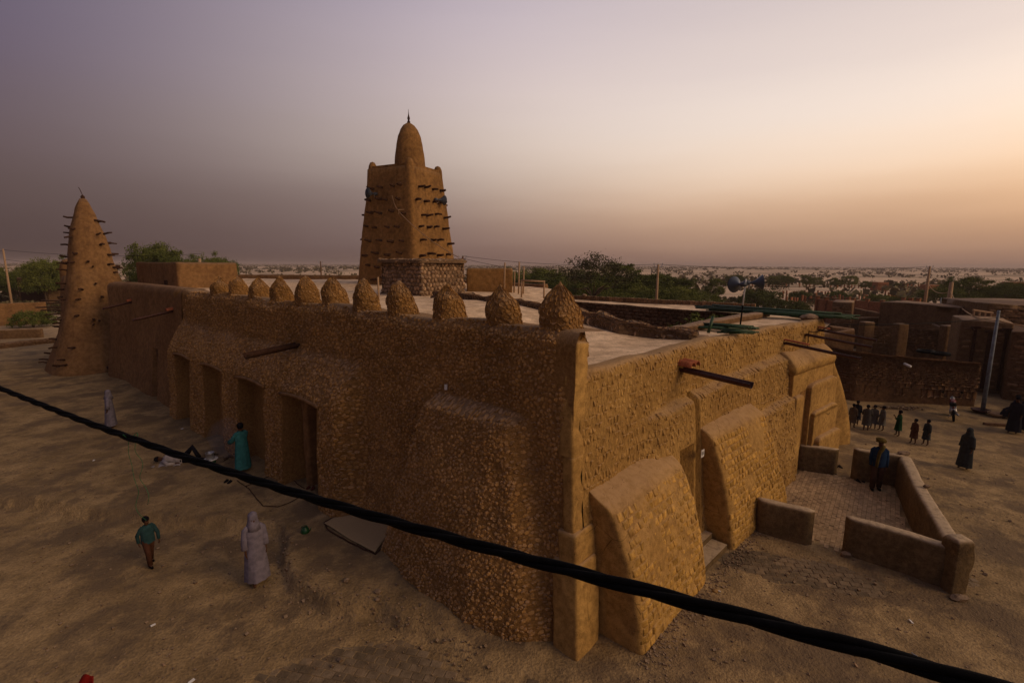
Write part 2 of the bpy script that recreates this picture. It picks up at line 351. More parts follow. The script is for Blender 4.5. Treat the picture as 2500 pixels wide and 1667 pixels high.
M['green'] = plain('green_metal', (.014, .048, .012), .5, .1, .5, 14)
M['greenplastic'] = plain('green_plastic', (.008, .06, .018), .4, 0, .15, 8)
M['black'] = plain('black_rubber', (.0035, .0035, .004), .75, 0, .3, 30, .05)
M['blackcloth'] = plain('black_cloth', (.006, .006, .009), .95, 0, .3, 30)
M['white'] = plain('white_paint', (.6, .58, .55), .5, 0, .1, 10)
M['steel'] = plain('steel', (.35, .35, .36), .35, .8, .15, 15)
M['horn'] = plain('horn_grey_blue', (.055, .065, .085), .45, .1, .15, 6)
M['skin'] = plain('brown_skin', (.075, .035, .02), .6, 0, .1, 10)
M['lead'] = plain('grey_blue_post', (.15, .17, .19), .6, .2, .25, 6)
M['straw'] = plain('straw_mat', (.36, .26, .14), .9, 0, .15, 60, .3)
def cloth(name, c, var=.2): return plain(name, c, .95, 0, var, 9, .25)
def leaf_mat(name, c1, c2):
    m, nt, b = mat_new(name); oi = nd(nt, 'ShaderNodeObjectInfo'); at = nd(nt, 'ShaderNodeAttribute'); at.attribute_name = 'tint'
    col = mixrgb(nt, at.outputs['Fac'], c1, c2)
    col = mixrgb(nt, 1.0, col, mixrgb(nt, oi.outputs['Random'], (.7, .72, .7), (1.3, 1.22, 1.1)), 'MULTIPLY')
    nt.links.new(col, b.inputs['Base Color']); b.inputs['Roughness'].default_value = .8
    return m
M['leaf'] = leaf_mat('leaf', (.05, .07, .018), (.15, .17, .045))
M['leafdry'] = leaf_mat('dry_leaf', (.05, .05, .025), (.12, .11, .06))
M['scrub'] = leaf_mat('scrub', (.075, .066, .038), (.14, .12, .065))
M['bark'] = wood('bark', (.07, .045, .03), (.12, .08, .05))

# ------------------------------------------------------------------ ground
L0 = np.array([1.2, 8.8]); dL = np.array([-.768, .640]); nL = np.array([-.640, -.768])
PSEG = [np.array(p) for p in [(1.2, 8.8), (3.3, 11.1), (6.95, 14.6), (12.27, 18.9)]]
_f = np.linspace(0, 1, 60)
def _curve():
    # smooth curve through the wall's corner points
    P = [PSEG[0]*2-PSEG[1]]+PSEG+[PSEG[3]*2-PSEG[2]]; out = []
    for i in range(1, 4):
        a, b, c, d = P[i-1:i+3]
        for t in np.linspace(0, 1, 30, endpoint=(i == 3)):
            out.append(.5*((2*b)+(-a+c)*t+(2*a-5*b+4*c-d)*t*t+(-a+3*b-3*c+d)*t**3))
    return np.array(out)
RC = _curve(); RCs = np.concatenate([[0], np.cumsum(np.linalg.norm(np.diff(RC, axis=0), axis=1))])
RLEN = RCs[-1]
def Rpos(s, n, z):
    s = np.asarray(s, float); sc = np.clip(s, 0, RLEN)
    x = np.interp(sc, RCs, RC[:, 0]); y = np.interp(sc, RCs, RC[:, 1]); e = .4
    dx = np.interp(np.clip(sc+e, 0, RLEN), RCs, RC[:, 0])-np.interp(np.clip(sc-e, 0, RLEN), RCs, RC[:, 0])
    dy = np.interp(np.clip(sc+e, 0, RLEN), RCs, RC[:, 1])-np.interp(np.clip(sc-e, 0, RLEN), RCs, RC[:, 1])
    l = np.hypot(dx, dy); dx /= l; dy /= l; ex = s-sc
    return np.stack([x+dy*n+dx*ex, y-dx*n+dy*ex, np.broadcast_to(z, x.shape)+0*x], -1)
def Lpos(s, n, z):
    s = np.asarray(s, float); n = np.asarray(n, float)+0*s; z = np.asarray(z, float)+0*s
    return np.stack([L0[0]+dL[0]*s+nL[0]*n, L0[1]+dL[1]*s+nL[1]*n, z], -1)
def gz(x, y):
    x = np.asarray(x, float); y = np.asarray(y, float)
    vx, vy = x-L0[0], y-L0[1]; s = vx*dL[0]+vy*dL[1]; n = vx*nL[0]+vy*nL[1]
    P = np.stack([x, y, 0*x], -1)
    w = fbm(P, .9, 3, 5)*.25
    edge = np.interp(s, [0, .9, 2.1, 3.2, 4.6, 6, 8, 12, 20, 40], [1.2, 1.5, 1.75, 2.1, 2.95, 3.0, 2.3, 4.5, 9, 16])+w
    terr = sst(edge-n, -.10, .12)*sst(s, .4, 3.0)*.26*sst(s, 60, 40)
    far = np.hypot(x, y)
    near = sst(far, 60, 30)
    z = terr*sst(far, 60, 45)+fbm(P, .35, 4, 11)*.022*near+fbm(P, 2.6, 3, 23)*.007*near
    nb = np.interp(s, [0, .7, 1.7, 3.0, 4.4, 5.1, 5.3, 6.6, 7.2, 21.8, 22, 34], [.6, 1.0, 1.4, 1.5, 1.25, 1.1, .4, .4, 1.05, 1.05, .6, .7]); z += .09*np.exp(-np.clip(n-nb, 0, 9)/.22)*sst(s, -.3, .5)*sst(s, 36, 33)*(.6+fbm(P, 1.4, 2, 8)*.5)
    z += fbm(P, .011, 4, 31)*1.6*sst(far, 110, 500)-1.2*sst(far, 110, 400)
    # sand drifted up against the walls
    return z
def gz_drift(s, n): return 0
def gz1(x, y): return float(gz(np.array([x]), np.array([y]))[0])
def paver_mask(x, y):
    P = np.stack([x, y, 0*x], -1); nz_ = fbm(P, .55, 3, 71)
    a = np.exp(-((x+2.2)**2/10+(y-7.0)**2/2.2))*1.5          # before the corner buttress
    b = np.exp(-((x-6.9)**2/2.6+(y-10.9+.35*(x-6.9))**2/.28))*1.45           # beside the low court wall
    c = np.exp(-((x-6.5)**2/9+(y-6.2)**2/.9))*1.3            # under the cable
    return np.clip(np.maximum(np.maximum(a, b), c)+nz_*.45-.35, 0, 1)
def build_ground():
    nr, na = 330, 900
    r = np.concatenate([np.linspace(.5, 3.5, 8), np.geomspace(3.9, 45, 230), np.geomspace(46, 9000, nr-238)])
    # finer where the camera looks, coarse behind
    af = np.linspace(-62, 62, 760); ab = np.linspace(62, 298, 141)[1:-1]
    a = np.radians(np.concatenate([af, ab])); na = len(a)
    X = r[:, None]*np.sin(a)[None]; Y = r[:, None]*np.cos(a)[None]
    x, y = X.ravel(), Y.ravel(); z = gz(x, y)-.024*sst(paver_mask(x, y), .1, .4)*(np.hypot(x, y) < 25)+.008
    V = np.stack([x, y, z], 1); V = np.vstack([V, [0, 0, 0]])
    i = np.arange(nr-1)[:, None]*na; j = np.arange(na)[None]; jn = (j+1) % na
    F = np.stack([i+j, i+na+j, i+na+jn, i+jn], -1).reshape(-1, 4).tolist()
    c = len(V)-1; F += [(c, int(k), int((k+1) % na)) for k in range(na)]
    m, nt, b = M['sand'], M['sand'].node_tree, M['sand'].node_tree.nodes['Principled BSDF']
    # far off the bare sand is mottled with dry grass
    src = b.inputs['Base Color'].links[0].from_socket
    geo = nd(nt, 'ShaderNodeNewGeometry'); ln = nd(nt, 'ShaderNodeVectorMath', operation='LENGTH'); nt.links.new(geo.outputs['Position'], ln.inputs[0])
    vor = nd(nt, 'ShaderNodeTexVoronoi'); vor.inputs['Scale'].default_value = 3.4; nt.links.new(geo.outputs['Position'], vor.inputs['Vector'])
    sc_ = rng_(nt, vor.outputs['Distance'], .05, .30, .82, 1.0); src = mixrgb(nt, .75, src, sc_, 'MULTIPLY')
    pn_ = nd(nt, 'ShaderNodeTexNoise'); pn_.inputs['Scale'].default_value = .55; pn_.inputs['Detail'].default_value = 9; pn_.inputs['Roughness'].default_value = .68; nt.links.new(geo.outputs['Position'], pn_.inputs['Vector'])
    src = mixrgb(nt, rng_(nt, pn_.outputs['Fac'], .46, .60), src, (.165, .115, .066))
    bmp = [x for x in nt.nodes if x.type == 'BUMP'][0]; hs = bmp.inputs['Height'].links[0].from_socket; ad = nd(nt, 'ShaderNodeMath', operation='MULTIPLY_ADD'); nt.links.new(vor.outputs['Distance'], ad.inputs[0]); ad.inputs[1].default_value = .6; nt.links.new(hs, ad.inputs[2]); nt.links.new(ad.outputs[0], bmp.inputs['Height'])
    n = nd(nt, 'ShaderNodeTexNoise'); n.inputs['Scale'].default_value = .012; n.inputs['Detail'].default_value = 8; n.inputs['Roughness'].default_value = .65; nt.links.new(geo.outputs['Position'], n.inputs['Vector'])
    far = mixrgb(nt, rng_(nt, n.outputs['Fac'], .44, .58), (.60, .44, .29), (.32, .24, .155))
    nt.links.new(mixrgb(nt, rng_(nt, ln.outputs['Value'], 45, 110), src, far), b.inputs['Base Color'])
    return tag(mobj('ground', V, F, m, None, True), 'sandy ground with worn paving running out to a scrub plain', None, None, 'structure')
ground = build_ground()
def build_pavers():
    # interlocking blocks laid along the direction of the right wall
    ang = math.atan2(.62, .78)-.9; ca, sa = math.cos(ang), math.sin(ang)
    pieces = []; w, h = .23, .17
    for i in range(-60, 62):
        for j in range(-60, 62):
            u = (i+.5*(j % 2))*w; v = j*h; x = 2.5+u*ca-v*sa; y = 8.0+u*sa+v*ca
            if y < 3.2: continue
            pieces.append((x, y))
    P = np.array(pieces); mk = paver_mask(P[:, 0], P[:, 1]); P = P[mk > .16]
    vx, vy = P[:, 0]-L0[0], P[:, 1]-L0[1]; s = vx*dL[0]+vy*dL[1]; n = vx*nL[0]+vy*nL[1]
    P = P[~((s > -.1) & (n < 2.2+.5*(s > 3)))]
    d = np.hypot(P[:, 0], P[:, 1]); P = P[np.argsort(d)]
    z = gz(P[:, 0], P[:, 1])
    base = []
    for k in range(4):
        mb = MB(); a, b = w/2-.006-k*.001, h/2-.006
        vs_ = [(-a, -b, -.05), (a, -b, -.05), (a, b, -.05), (-a, b, -.05), (-a, -b, -.006), (a, -b, -.006), (a, b, -.006), (-a, b, -.006), (-a+.008, -b+.008, 0), (a-.008, -b+.008, 0), (a-.008, b-.008, 0), (-a+.008, b-.008, 0)]
        vs_ = [(q[0]*ca-q[1]*sa, q[0]*sa+q[1]*ca, q[2]) for q in vs_]
        mb.add(vs_, [(0, 1, 5, 4), (1, 2, 6, 5), (2, 3, 7, 6), (3, 0, 4, 7), (4, 5, 9, 8), (5, 6, 10, 9), (6, 7, 11, 10), (7, 4, 8, 11), (8, 9, 10, 11)])
        base.append(mb)
    meshes = []
    for k in range(6):
        me = bpy.data.meshes.new('paver'); me.from_pydata(base[k % 4].v, [], base[k % 4].f); me.materials.append(M['paver'])
        at = me.attributes.new('tint', 'FLOAT', 'POINT'); at.data.foreach_set('value', [k/5.0]*12); meshes.append(me)
    rest = MB(); T = []
    for k, (x, y) in enumerate(P):
        zz = z[k]-.006+random.uniform(-.004, .005)
        if k < 300:
            o = bpy.data.objects.new('paver', random.choice(meshes)); C.objects.link(o); o.parent = ground; o.location = (x, y, zz); o.rotation_euler = (random.uniform(-.015, .015), random.uniform(-.015, .015), random.uniform(-.02, .02))
        else:
            rest.add([(q[0]+x, q[1]+y, q[2]+zz) for q in base[k % 4].v], base[0].f); T += [random.random()]*12
    if rest.v: tag(rest.build('paver', M['paver'], ground, tint=T), kind='stuff')
build_pavers()

# ------------------------------------------------------------------ mosque
mosque = thing('mosque', 'large mud mosque with dark rubble wall, row of pinnacles and ochre buttressed side wall', 'mosque', (1.2, 8.8, 0))
ZT = 6.12
DOORS = [(18.8, 20.6), (15.2, 17.2), (11.65, 13.7), (8.15, 10.3)]
def left_n(s, z):
    s = np.asarray(s, float); z = np.asarray(z, float)
    n = .32*np.clip(1-z/ZT, 0, 1)**1.2+.05
    # corner buttress: a sloping mass against the wall
    D = np.interp(s, [0, .7, 1.7, 3.0, 4.4, 5.1], [.2, .6, 1.0, 1.1, .85, .70]); bz = np.clip(z/4.45, 0, 1)
    wedge = D*(.40+.60*(1-bz))*sst(1-bz, 0, .06)
    e0 = .0+1.0*np.clip(z/4.4, 0, 1); e1 = 5.1-1.35*np.clip(z/4.4, 0, 1)
    n = n+wedge*sst(s, e0-.1, e0+.5)*sst(e1-s, 0, .08)
    # porch block with four doorways
    L_, R_ = 21.9, 6.7
    top = np.clip((4.9-z)/(4.9-3.45), 0, 1); prof = np.where(z < 3.45, 1.0, 1-(1-top)**1.25)
    pn = .72*prof
    ins = sst(s, R_-.1, R_+.55)*sst(L_-s, -.1, .35)
    n = n+(pn-.08*(z < 9))*ins*(prof > 0)*np.clip(prof*3, 0, 1)
    return n
def door_mask(s, z, m=0.0):
    r = np.zeros(np.shape(s), bool)
    for a, b in DOORS: r |= (s > a-m) & (s < b+m) & (z < 3.33+m)
    return r
def left_fn(s, v):
    """v is height up to the wall top, then runs back over the parapet"""
    s = np.asarray(s, float); v = np.asarray(v, float)
    zt = ZT+.05*np.sin(s*.9)+.04*np.sin(s*2.3+1)
    z = np.minimum(v, zt); over = np.clip(v-zt, 0, 2)
    n = left_n(s, z)-over; n = n-.10*sst(z, zt-.22, zt)*(over <= 0)*1.0-.10*(over > 0)
    z = z-.06*sst(over, .25, .9)+.02*(over > 0)
    P0 = np.stack([s, z, n], -1)
    n = n+fbm(P0, .8, 3, 3)*.05+fbm(P0, 3.1, 2, 9)*.02
    return Lpos(s, n, z)
# rubble part
def knots(a, b, step, edges):
    k = list(np.arange(a, b, step))+[b]
    for e in edges: k += [e-.006, e+.006]
    return np.array(sorted(set(np.round(k, 4))))
ed = [e for d in DOORS for e in d]
us = knots(-.05, 22.6, .10, ed); vs_ = knots(-.15, ZT+1.0, .09, [3.33])
def left_niche(s, v):
    P = left_fn(s, v); m = door_mask(s, v)
    rec = np.where(m, np.where(s < 10.5, .85, .50), 0.)
    P[:, 0] -= nL[0]*rec; P[:, 1] -= nL[1]*rec
    return P
P, F = grid(left_niche, us, vs_)
left_face = mobj('left_wall', P, F[:, ::-1], M['rubble_base'], mosque)
mk = lambda s, v: ~door_mask(s, v, .07) & (v > -.1) & (s < 22.5-.55*(v-3.2)*(v > 3.2)) & (s > .14+.03*np.sin(v*3)+.28*(v > 5.15))
L1 = lumps(left_fn, .1, 6.5, -.1, ZT+.10, .082, .076, mask=mk, h=.014, gap=.007, seed=3, sign=-1, K=7, jit=.49, rough=.7, skip=.10, hv=.9)
emit(L1, M['rubble'], mosque, 'stone', 170, flip=True, flat=True)
emit(lumps(left_fn, 6.5, 22.3, -.1, ZT+.10, .105, .095, mask=mk, h=.016, gap=.007, seed=4, sign=-1, K=7, jit=.49, rough=.7, skip=.10, hv=.9), M['rubble'], mosque, 'stone', 0, flip=True, flat=True)
# smooth rendered wall at the left end
def smooth_fn(s, v):
    s = np.asarray(s, float); v = np.asarray(v, float); zt = ZT+.08
    z = np.minimum(v, zt); over = np.clip(v-zt, 0, 2)
    n = .55*np.clip(1-z/zt, 0, 1)**1.8+.12*np.exp(-((z-3.1)/.5)**2)*0+.10-over-.14*sst(z, zt-.3, zt)
    P0 = np.stack([s, z, n], -1); n = n+fbm(P0, .5, 3, 41)*.05+.25*sst(s, 31.5, 34)*(over <= 0)
    return Lpos(s, n, z-.05*(over > .4))
us2 = knots(21.6, 34.5, .2, [25.35, 26.15]); vs2 = knots(-.2, ZT+1.1, .15, [2.95])
def smooth_niche(s, v):
    P = smooth_fn(s, v); m = (s > 25.35) & (s < 26.15) & (v < 2.95); P[:, :2] -= nL*np.where(m, .35, 0.)[:, None]; return P
P, F = grid(smooth_niche, us2, vs2); mobj('smooth_wall', P, F[:, ::-1], M['smooth'], mosque)
# pale lintel lips and doors
for k, (a, b) in enumerate(DOORS):
    ss = np.linspace(a-.12, b+.12, 12)
    pts = [Lpos(np.array([s]), left_n(np.array([s]), np.array([3.3]))+.02, 3.36+.07*math.sin((s-a)/(b-a)*PI))[0] for s in ss]
    mb = MB(); mb.tube(pts, .055, 8); mb.build('lintel', M['ochre'] if False else M['lintel'] if 'lintel' in M else M['smooth'], mosque, True)
def leaf_door(pos, s0, s1, z1, n, name='door', mat='darkwood'):
    m = MB(); nb = 5; w = (s1-s0)/nb
    p = thing_part(name, mosque, pos(np.array([(s0+s1)/2]), n, 0)[0])
    fr = MB()
    for s in (s0, s1): fr.tube([pos(np.array([s]), n+.03, -.1)[0], pos(np.array([s]), n+.03, z1)[0]], .05, 6)
    fr.tube([pos(np.array([s0]), n+.03, z1)[0], pos(np.array([s1]), n+.03, z1)[0]], .05, 6)
    fr.build('frame', M['wood'], p)
    for i in range(nb):
        q = MB(); a = s0+i*w+.008; b = s0+(i+1)*w-.008
        c = [pos(np.array([t]), nn, zz)[0] for zz in (-.05, z1-.03) for t, nn in ((a, n-.03), (b, n-.03), (b, n+.02), (a, n+.02))]
        q.add(c, [(3, 2, 1, 0), (4, 5, 6, 7), (0, 1, 5, 4), (1, 2, 6, 5), (2, 3, 7, 6), (3, 0, 4, 7)]); q.build('plank', M[mat], p)
def thing_part(name, parent, loc):
    o = bpy.data.objects.new(name, None); C.objects.link(o); o.parent = parent; o.location = [float(a-b) for a, b in zip(loc, parent.location)]; return o
leaf_door(Lpos, 8.4, 9.4, 2.35, .14)
leaf_door(Lpos, 25.45, 26.05, 2.8, .12)
# inner jamb pillar in the nearest doorway
def box_frame(pos, s0, s1, n0, n1, z0, z1, name, mat, parent, bulge=.03, seed=0, r=.08, res=.12):
    """clay block: rounded, slightly uneven"""
    pts = superpath(r, s0, s1, n0, n1)
    zs = np.concatenate([np.arange(z0, z1-.12, res), [z1-.12, z1-.06, z1-.02, z1]])
    def fn(u, v):
        c = np.array([(s0+s1)/2, (n0+n1)/2]); i = np.clip(u.astype(int), 0, len(pts)-1); q = pts[i]
        k = 1-.5*np.clip((v-(z1-.12))/.12, 0, 1)**2*np.minimum(1, .12/np.maximum(.001, min(s1-s0, n1-n0)/2))
        q = c+(q-c)*k[:, None]
        P = pos(q[:, 0], q[:, 1], v); nz_ = fbm(P, 2.2, 3, seed)*bulge
        d = (q-c); d /= np.maximum(np.linalg.norm(d, axis=1, keepdims=True), 1e-6)
        return pos(q[:, 0]+d[:, 0]*nz_, q[:, 1]+d[:, 1]*nz_, v+fbm(P, 1.3, 2, seed+3)*.03*(v > z1-.2))
    P, F = grid(fn, np.arange(len(pts)).astype(float), zs)
    n = len(zs); top = [i*n+n-1 for i in range(len(pts)-1)]
    F = F.tolist(); F.append(tuple(top))
    F = [tuple(q) for q in F]
    return mobj(name, P, F, M[mat], parent)
def superpath(r, s0, s1, n0, n1):
    p = []
    hs, hn = (s1-s0)/2, (n1-n0)/2; r = min(r, hs*.9, hn*.9)
    for cx, cy, a0 in ((hs-r, hn-r, 0), (-hs+r, hn-r, PI/2), (-hs+r, -hn+r, PI), (hs-r, -hn+r, 3*PI/2)):
        for t in np.linspace(0, PI/2, 4): p.append((cx+r*math.cos(a0+t), cy+r*math.sin(a0+t)))
    q = []
    for i in range(len(p)):
        a, b = np.array(p[i]), np.array(p[(i+1) % len(p)]); L_ = np.linalg.norm(b-a); k = max(1, int(L_/.2))
        for t in range(k): q.append(a+(b-a)*t/k)
    q.append(np.array(p[0])); return np.array(q)+np.array([(s0+s1)/2, (n0+n1)/2])
box_frame(Lpos, 9.6, 9.95, -.1, .42, -.1, 3.3, 'door_pier', 'smooth', mosque, seed=5)
# ---- corner quoin of smooth ochre render, stepping out towards the ground
for i, (z0, z1, a, pr, b) in enumerate([(-.2, 1.78, .30, .14, .14), (1.76, 2.36, .20, .08, .08), (2.3, 3.85, .06, .05, .012), (3.83, 4.55, .14, .05, .010), (4.5, 5.22, .24, .04, .012), (5.18, 5.98, .46, .04, .05)]):
    def qpos(s, n, z, a=a):
        # local: s along the left wall, n outward from left wall
        return Lpos(s, n, z)
    ln_ = lambda z: .32*np.clip(1-z/ZT, 0, 1)**1.2+.05-.03*(z > 5); rn_ = lambda z: .38*np.clip(1-z/5.3, 0, 1)**1.1
    dpl, dpr = pr, b; pr = dpl+float(ln_(z0)); b = dpr+float(rn_(z0))
    A = Lpos(np.array([a]), pr, 0)[0][:2]; Cn = Rpos(np.array([.0]), b, 0)[0][:2]; nR0 = (Rpos(np.array([0.]), 1, 0)-Rpos(np.array([0.]), 0, 0))[0][:2]; dR0 = np.array([-nR0[1], nR0[0]])
    # outer corner = intersection of both faces
    Mx = np.array([nL, nR0]); rhs = np.array([nL @ L0+pr, nR0 @ L0+b]); K_ = np.linalg.solve(Mx, rhs)
    E_ = K_+dR0*(.40 if z0 > 4 else .35 if z0 > 2 else .75); A_ = K_+dL*(a+pr*.3+.1)
    back = A_-nL*(pr+.25); back2 = E_-nR0*(b+.25)
    poly = [A_, K_, E_, back2, back]
    pts = []
    for t in range(len(poly)):
        p0, p1, p2 = poly[t-1], poly[t], poly[(t+1) % len(poly)]; r = .05
        a0 = p1+(p0-p1)/np.linalg.norm(p0-p1)*r; a1 = p1+(p2-p1)/np.linalg.norm(p2-p1)*r
        for q in (0, .5, 1): pts.append((1-q)**2*a0+2*q*(1-q)*p1+q*q*a1)
        n2 = np.linalg.norm(p2-p1); kk = int(n2/.18)
        for q in range(1, kk): pts.append(a1+(p2-p1)*q/kk*(1-2*r/n2))
    pts = np.array(pts+[pts[0]])
    zs = np.concatenate([np.arange(z0, z1-.06, .12), [z1-.06, z1-.02, z1]]); cen = pts.mean(0)
    def fn(u, v, pts=pts, cen=cen, z1=z1, i=i, Mx=Mx, dpl=dpl, dpr=dpr, pr=pr, b=b, ln_=ln_, rn_=rn_):
        dlt = np.linalg.solve(Mx, np.stack([dpl+ln_(v)-pr, dpr+rn_(v)-b])).T; q = pts[u.astype(int)]; k = 1-.10*np.clip((v-(z1-.06))/.06, 0, 1)**2
        q = cen+(q-cen)*k[:, None]; P = np.stack([q[:, 0], q[:, 1], v], 1); d = q-cen; d /= np.linalg.norm(d, axis=1, keepdims=True)
        w = fbm(P, 3.0, 3, 60+i)*.035; return np.stack([q[:, 0]+d[:, 0]*w+dlt[:, 0], q[:, 1]+d[:, 1]*w+dlt[:, 1], v+fbm(P, 3, 2, 9)*.035*(v > z1-.1)], 1)
    P, F = grid(fn, np.arange(len(pts)).astype(float), zs); n = len(zs); F = F.tolist(); F.append([k*n+n-1 for k in range(len(pts)-1)])
    mobj('quoin', P, F, M['ochre'], mosque)
# ---- pinnacles
PINS = [(.62, 7.08, .90), (2.10, 7.0, .84), (3.88, 6.95, .84), (5.64, 6.97, .84), (7.36, 7.0, .82), (8.97, 7.03, .80), (10.65, 7.01, .80), (12.47, 6.98, .80), (14.18, 6.95, .80), (16.06, 6.89, .80), (18.0, 6.85, .80)]
for k, (s0, zt, w) in enumerate(PINS):
    w *= .74*random.uniform(.92, 1.08)
    zb = 5.2 if k == 0 else 5.85
    if k == 0: zb = 5.8
    base = Lpos(np.array([s0]), -.36, zb)[0]
    pn = thing_part('pinnacle', mosque, base)
    hgt = zt-zb; seed = 100+k; lean = random.uniform(-.09, .09)
    wob_ = random.uniform(-1, 1); skew = random.uniform(-.05, .05)
    def fn(u, v, base=base, w=w, hgt=hgt, seed=seed, lean=lean, wob_=wob_, skew=skew):
        """u: arc length around, v: 0..hgt profile"""
        t = np.clip(v/hgt, 0, 1); th = u/(w*.5)
        r = w*.5*(1+.22*np.clip(1-t/.16, 0, 1)**2)*np.where(t < .50, 1.0-.05*t, .975*(1-np.clip((t-.50)/(.45+.03*wob_), 0, 1)**(1.7+.3*wob_))**.80)
        r = np.maximum(r, .075*np.sqrt(np.clip((1.0-t)/.10, 0, 1)))
        cs, sn = np.cos(th), np.sin(th); sq = (np.abs(cs)**3.2+np.abs(sn)**3.2)**(-1/3.2); sq = 1+(sq-1)*np.clip(1.9-t*2.0, 0, .8)
        a = r*sq*cs*1.0; b = r*sq*sn*1.05
        # the back slides down to the roof
        b = b-np.where(sn < 0, .28*np.clip(1-t*1.4, 0, 1)*(-sn), 0)
        P = Lpos((base[0]*0+a+lean*t), b, 0*a)-Lpos(np.array([0.]), 0., 0.)
        Q = P+np.array([base[0], base[1], base[2]]); Q[:, 2] = base[2]+v
        Q[:, :2] += skew*np.clip(t, 0, 1)[:, None]*dL[None, :2]; Q += (vnoise(Q, 2.2, seed+5)*.045+vnoise(Q, 5.0, seed)*.035+vnoise(Q, 13.0, seed)*.02)[:, None]*np.stack([cs*dL[0]+sn*nL[0], cs*dL[1]+sn*nL[1], 0*cs], 1)
        return Q
    per = 2*PI*w*.5; P, F = grid(fn, np.linspace(0, per, 37), np.linspace(-.25, hgt, 24))
    mobj('core', P, F if False else F[:, ::-1], M['rubble_base'], pn)
    big = .115 if k < 6 else .1
    emit(lumps(fn, 0, per-.02, 0, hgt*.93, big*.9, big*.85, mask=None, h=.016, gap=.007, seed=seed, sign=-1, K=7, rough=.7, jit=.49, sink=.015), M['rubble'], pn, 'stone', 40 if k < 3 else 0, flip=True, flat=True)
# ---- right wall
def right_n(s, z):
    s = np.asarray(s, float); z = np.asarray(z, float)
    n = .38*np.clip(1-z/5.3, 0, 1)**1.1
    n = n+.22*sst(3.98+.02*(s-3)-z, 0, .10)*sst(s, 2.3, 3.4)*(s < 4.82)
    l2 = np.interp(s, [5, 10.8], [4.10, 4.36]); n = n+.26*sst(l2-z, 0, .12)*(s >= 4.98)*(s < 11.4)
    l3 = np.interp(s, [8, 10.8], [2.75, 2.98]); n = n+.22*sst(l3-z, 0, .12)*sst(s, 7.7, 8.2)*(s < 11.4)
    slot = (s > 4.82) & (s < 4.98) & (z < 4.08); n = np.where(slot, n-.16, n)
    return n
RZ = 5.32
def right_fn(s, v):
    s = np.asarray(s, float); v = np.asarray(v, float); zt = RZ+.03*np.sin(s*1.3)+.02*np.sin(s*3.1)+.02
    z = np.minimum(v, zt); over = np.clip(v-zt, 0, 2)
    n = right_n(s, z)-over-.07*sst(z, zt-.15, zt)
    P0 = np.stack([s, z, n], -1); n = n+fbm(P0, .7, 3, 77)*.035+fbm(P0, 3.3, 2, 78)*.012
    return Rpos(s, n, z-.04*sst(over, .15, .5))
def r_door(s, z, m=0.): return (s > 3.95-m) & (s < 4.72+m*.3) & (z < 2.86+m)
def right_niche(s, v):
    P = right_fn(s, v); m = r_door(s, v); Q = Rpos(s, right_n(s, np.minimum(v, RZ))-.55, v)
    return np.where(m[:, None], Q, P)
us = knots(.1, RLEN+.05, .11, [3.95, 4.72, 4.82, 4.98, 10.95]); vs_ = knots(-.2, RZ+.42, .09, [2.86])
P, F = grid(right_niche, us, vs_); mobj('right_wall', P, F, M['marked'], mosque)
mkr = lambda s, v: ~r_door(s, v, .08) & ~((s > 4.7) & (s < 5.1) & (v < 4.1)) & (s > .15)
emit(lumps(right_fn, .15, RLEN, 0, RZ, .115, .17, 'brick', mask=mkr, h=.005, gap=.014, seed=12, sign=1, rough=.7, sink=.02, skip=.30, hv=.8), M['marked'], mosque, 'brick', 110)
# ---- buttresses on the right wall
def buttress(name, s0b, s1b, s0t, s1t, zt, Db, Dt, slope=.0, seed=0, n_single=0, cu=.2, cv=.155):
    def rng_s(v): t = np.clip(v/zt, 0, 1); return s0b+(s0t-s0b)*t, s1b+(s1t-s1b)*t
    def depth(v):
        t = np.clip(v/zt, 0, 1); return np.interp(t, [0, .3, .6, .82, .87, .905, .95, .985, 1.0], [Db, Dt+(Db-Dt)*.80, Dt+(Db-Dt)*.46, Dt+(Db-Dt)*.06, Dt*.95, Dt*.80, Dt*.45, Dt*.18, Dt*.02])
    def ztop(x): return zt
    def fn(u, v):
        a, b = rng_s(v); d = depth(v); th = PI*(1-u); pw = 2/22.
        c, s = np.cos(th), np.sin(th); ss = (a+b)/2+(b-a)/2*np.sign(c)*np.abs(c)**pw; nn = -.12+(d+.12)*np.abs(s)**pw
        P = Rpos(ss, nn, v); w = fbm(P, 1.4, 3, seed)*.03
        return Rpos(ss+w*c, nn+w, v+slope*(ss-a)/(b-a)*np.clip(v/zt, 0, 1))
    t = np.linspace(0, 1, 91); t = np.where(t < .5, .5*(2*t)**2.2, 1-.5*(2-2*t)**2.2); t = np.concatenate([t[:1], t[1:-1], t[-1:]])
    zs = np.concatenate([np.arange(-.2, zt*.80, .1), zt*np.linspace(.81, 1.0, 16)])
    P, F = grid(fn, t, zs); bt = mobj(name, P-np.array(mosque.location), F, M['ochre'], None, local=True); bt.parent = mosque
    def front(u, v):
        a, b = rng_s(v); cc_ = np.clip(np.abs((u-(a+b)/2)/((b-a)/2)), 0, .9999)**11.; d = -.12+(depth(v)+.12)*(1-cc_*cc_)**(1/22.)+.002; P = Rpos(u, d, v); w = fbm(P, 1.4, 3, seed)*.03; return Rpos(u, d+w, v+slope*(u-a)/(b-a)*np.clip(v/zt, 0, 1))
    mk = lambda u, v: (u > rng_s(v)[0]+.10) & (u < rng_s(v)[1]-.10)
    L = lumps(front, min(s0b, s0t), max(s1b, s1t), .02, zt*.86, cu, cv, 'brick', mask=mk, h=.010, gap=.018, seed=seed+5, sign=1, rough=.3, hv=.7, skip=.04, sink=.03)
    emit(L, M['brick'], bt, 'brick', n_single)
    return bt
buttress('buttress', .42, 3.68, .34, 3.55, 3.06, 1.42, .72, .04, 201, 190)
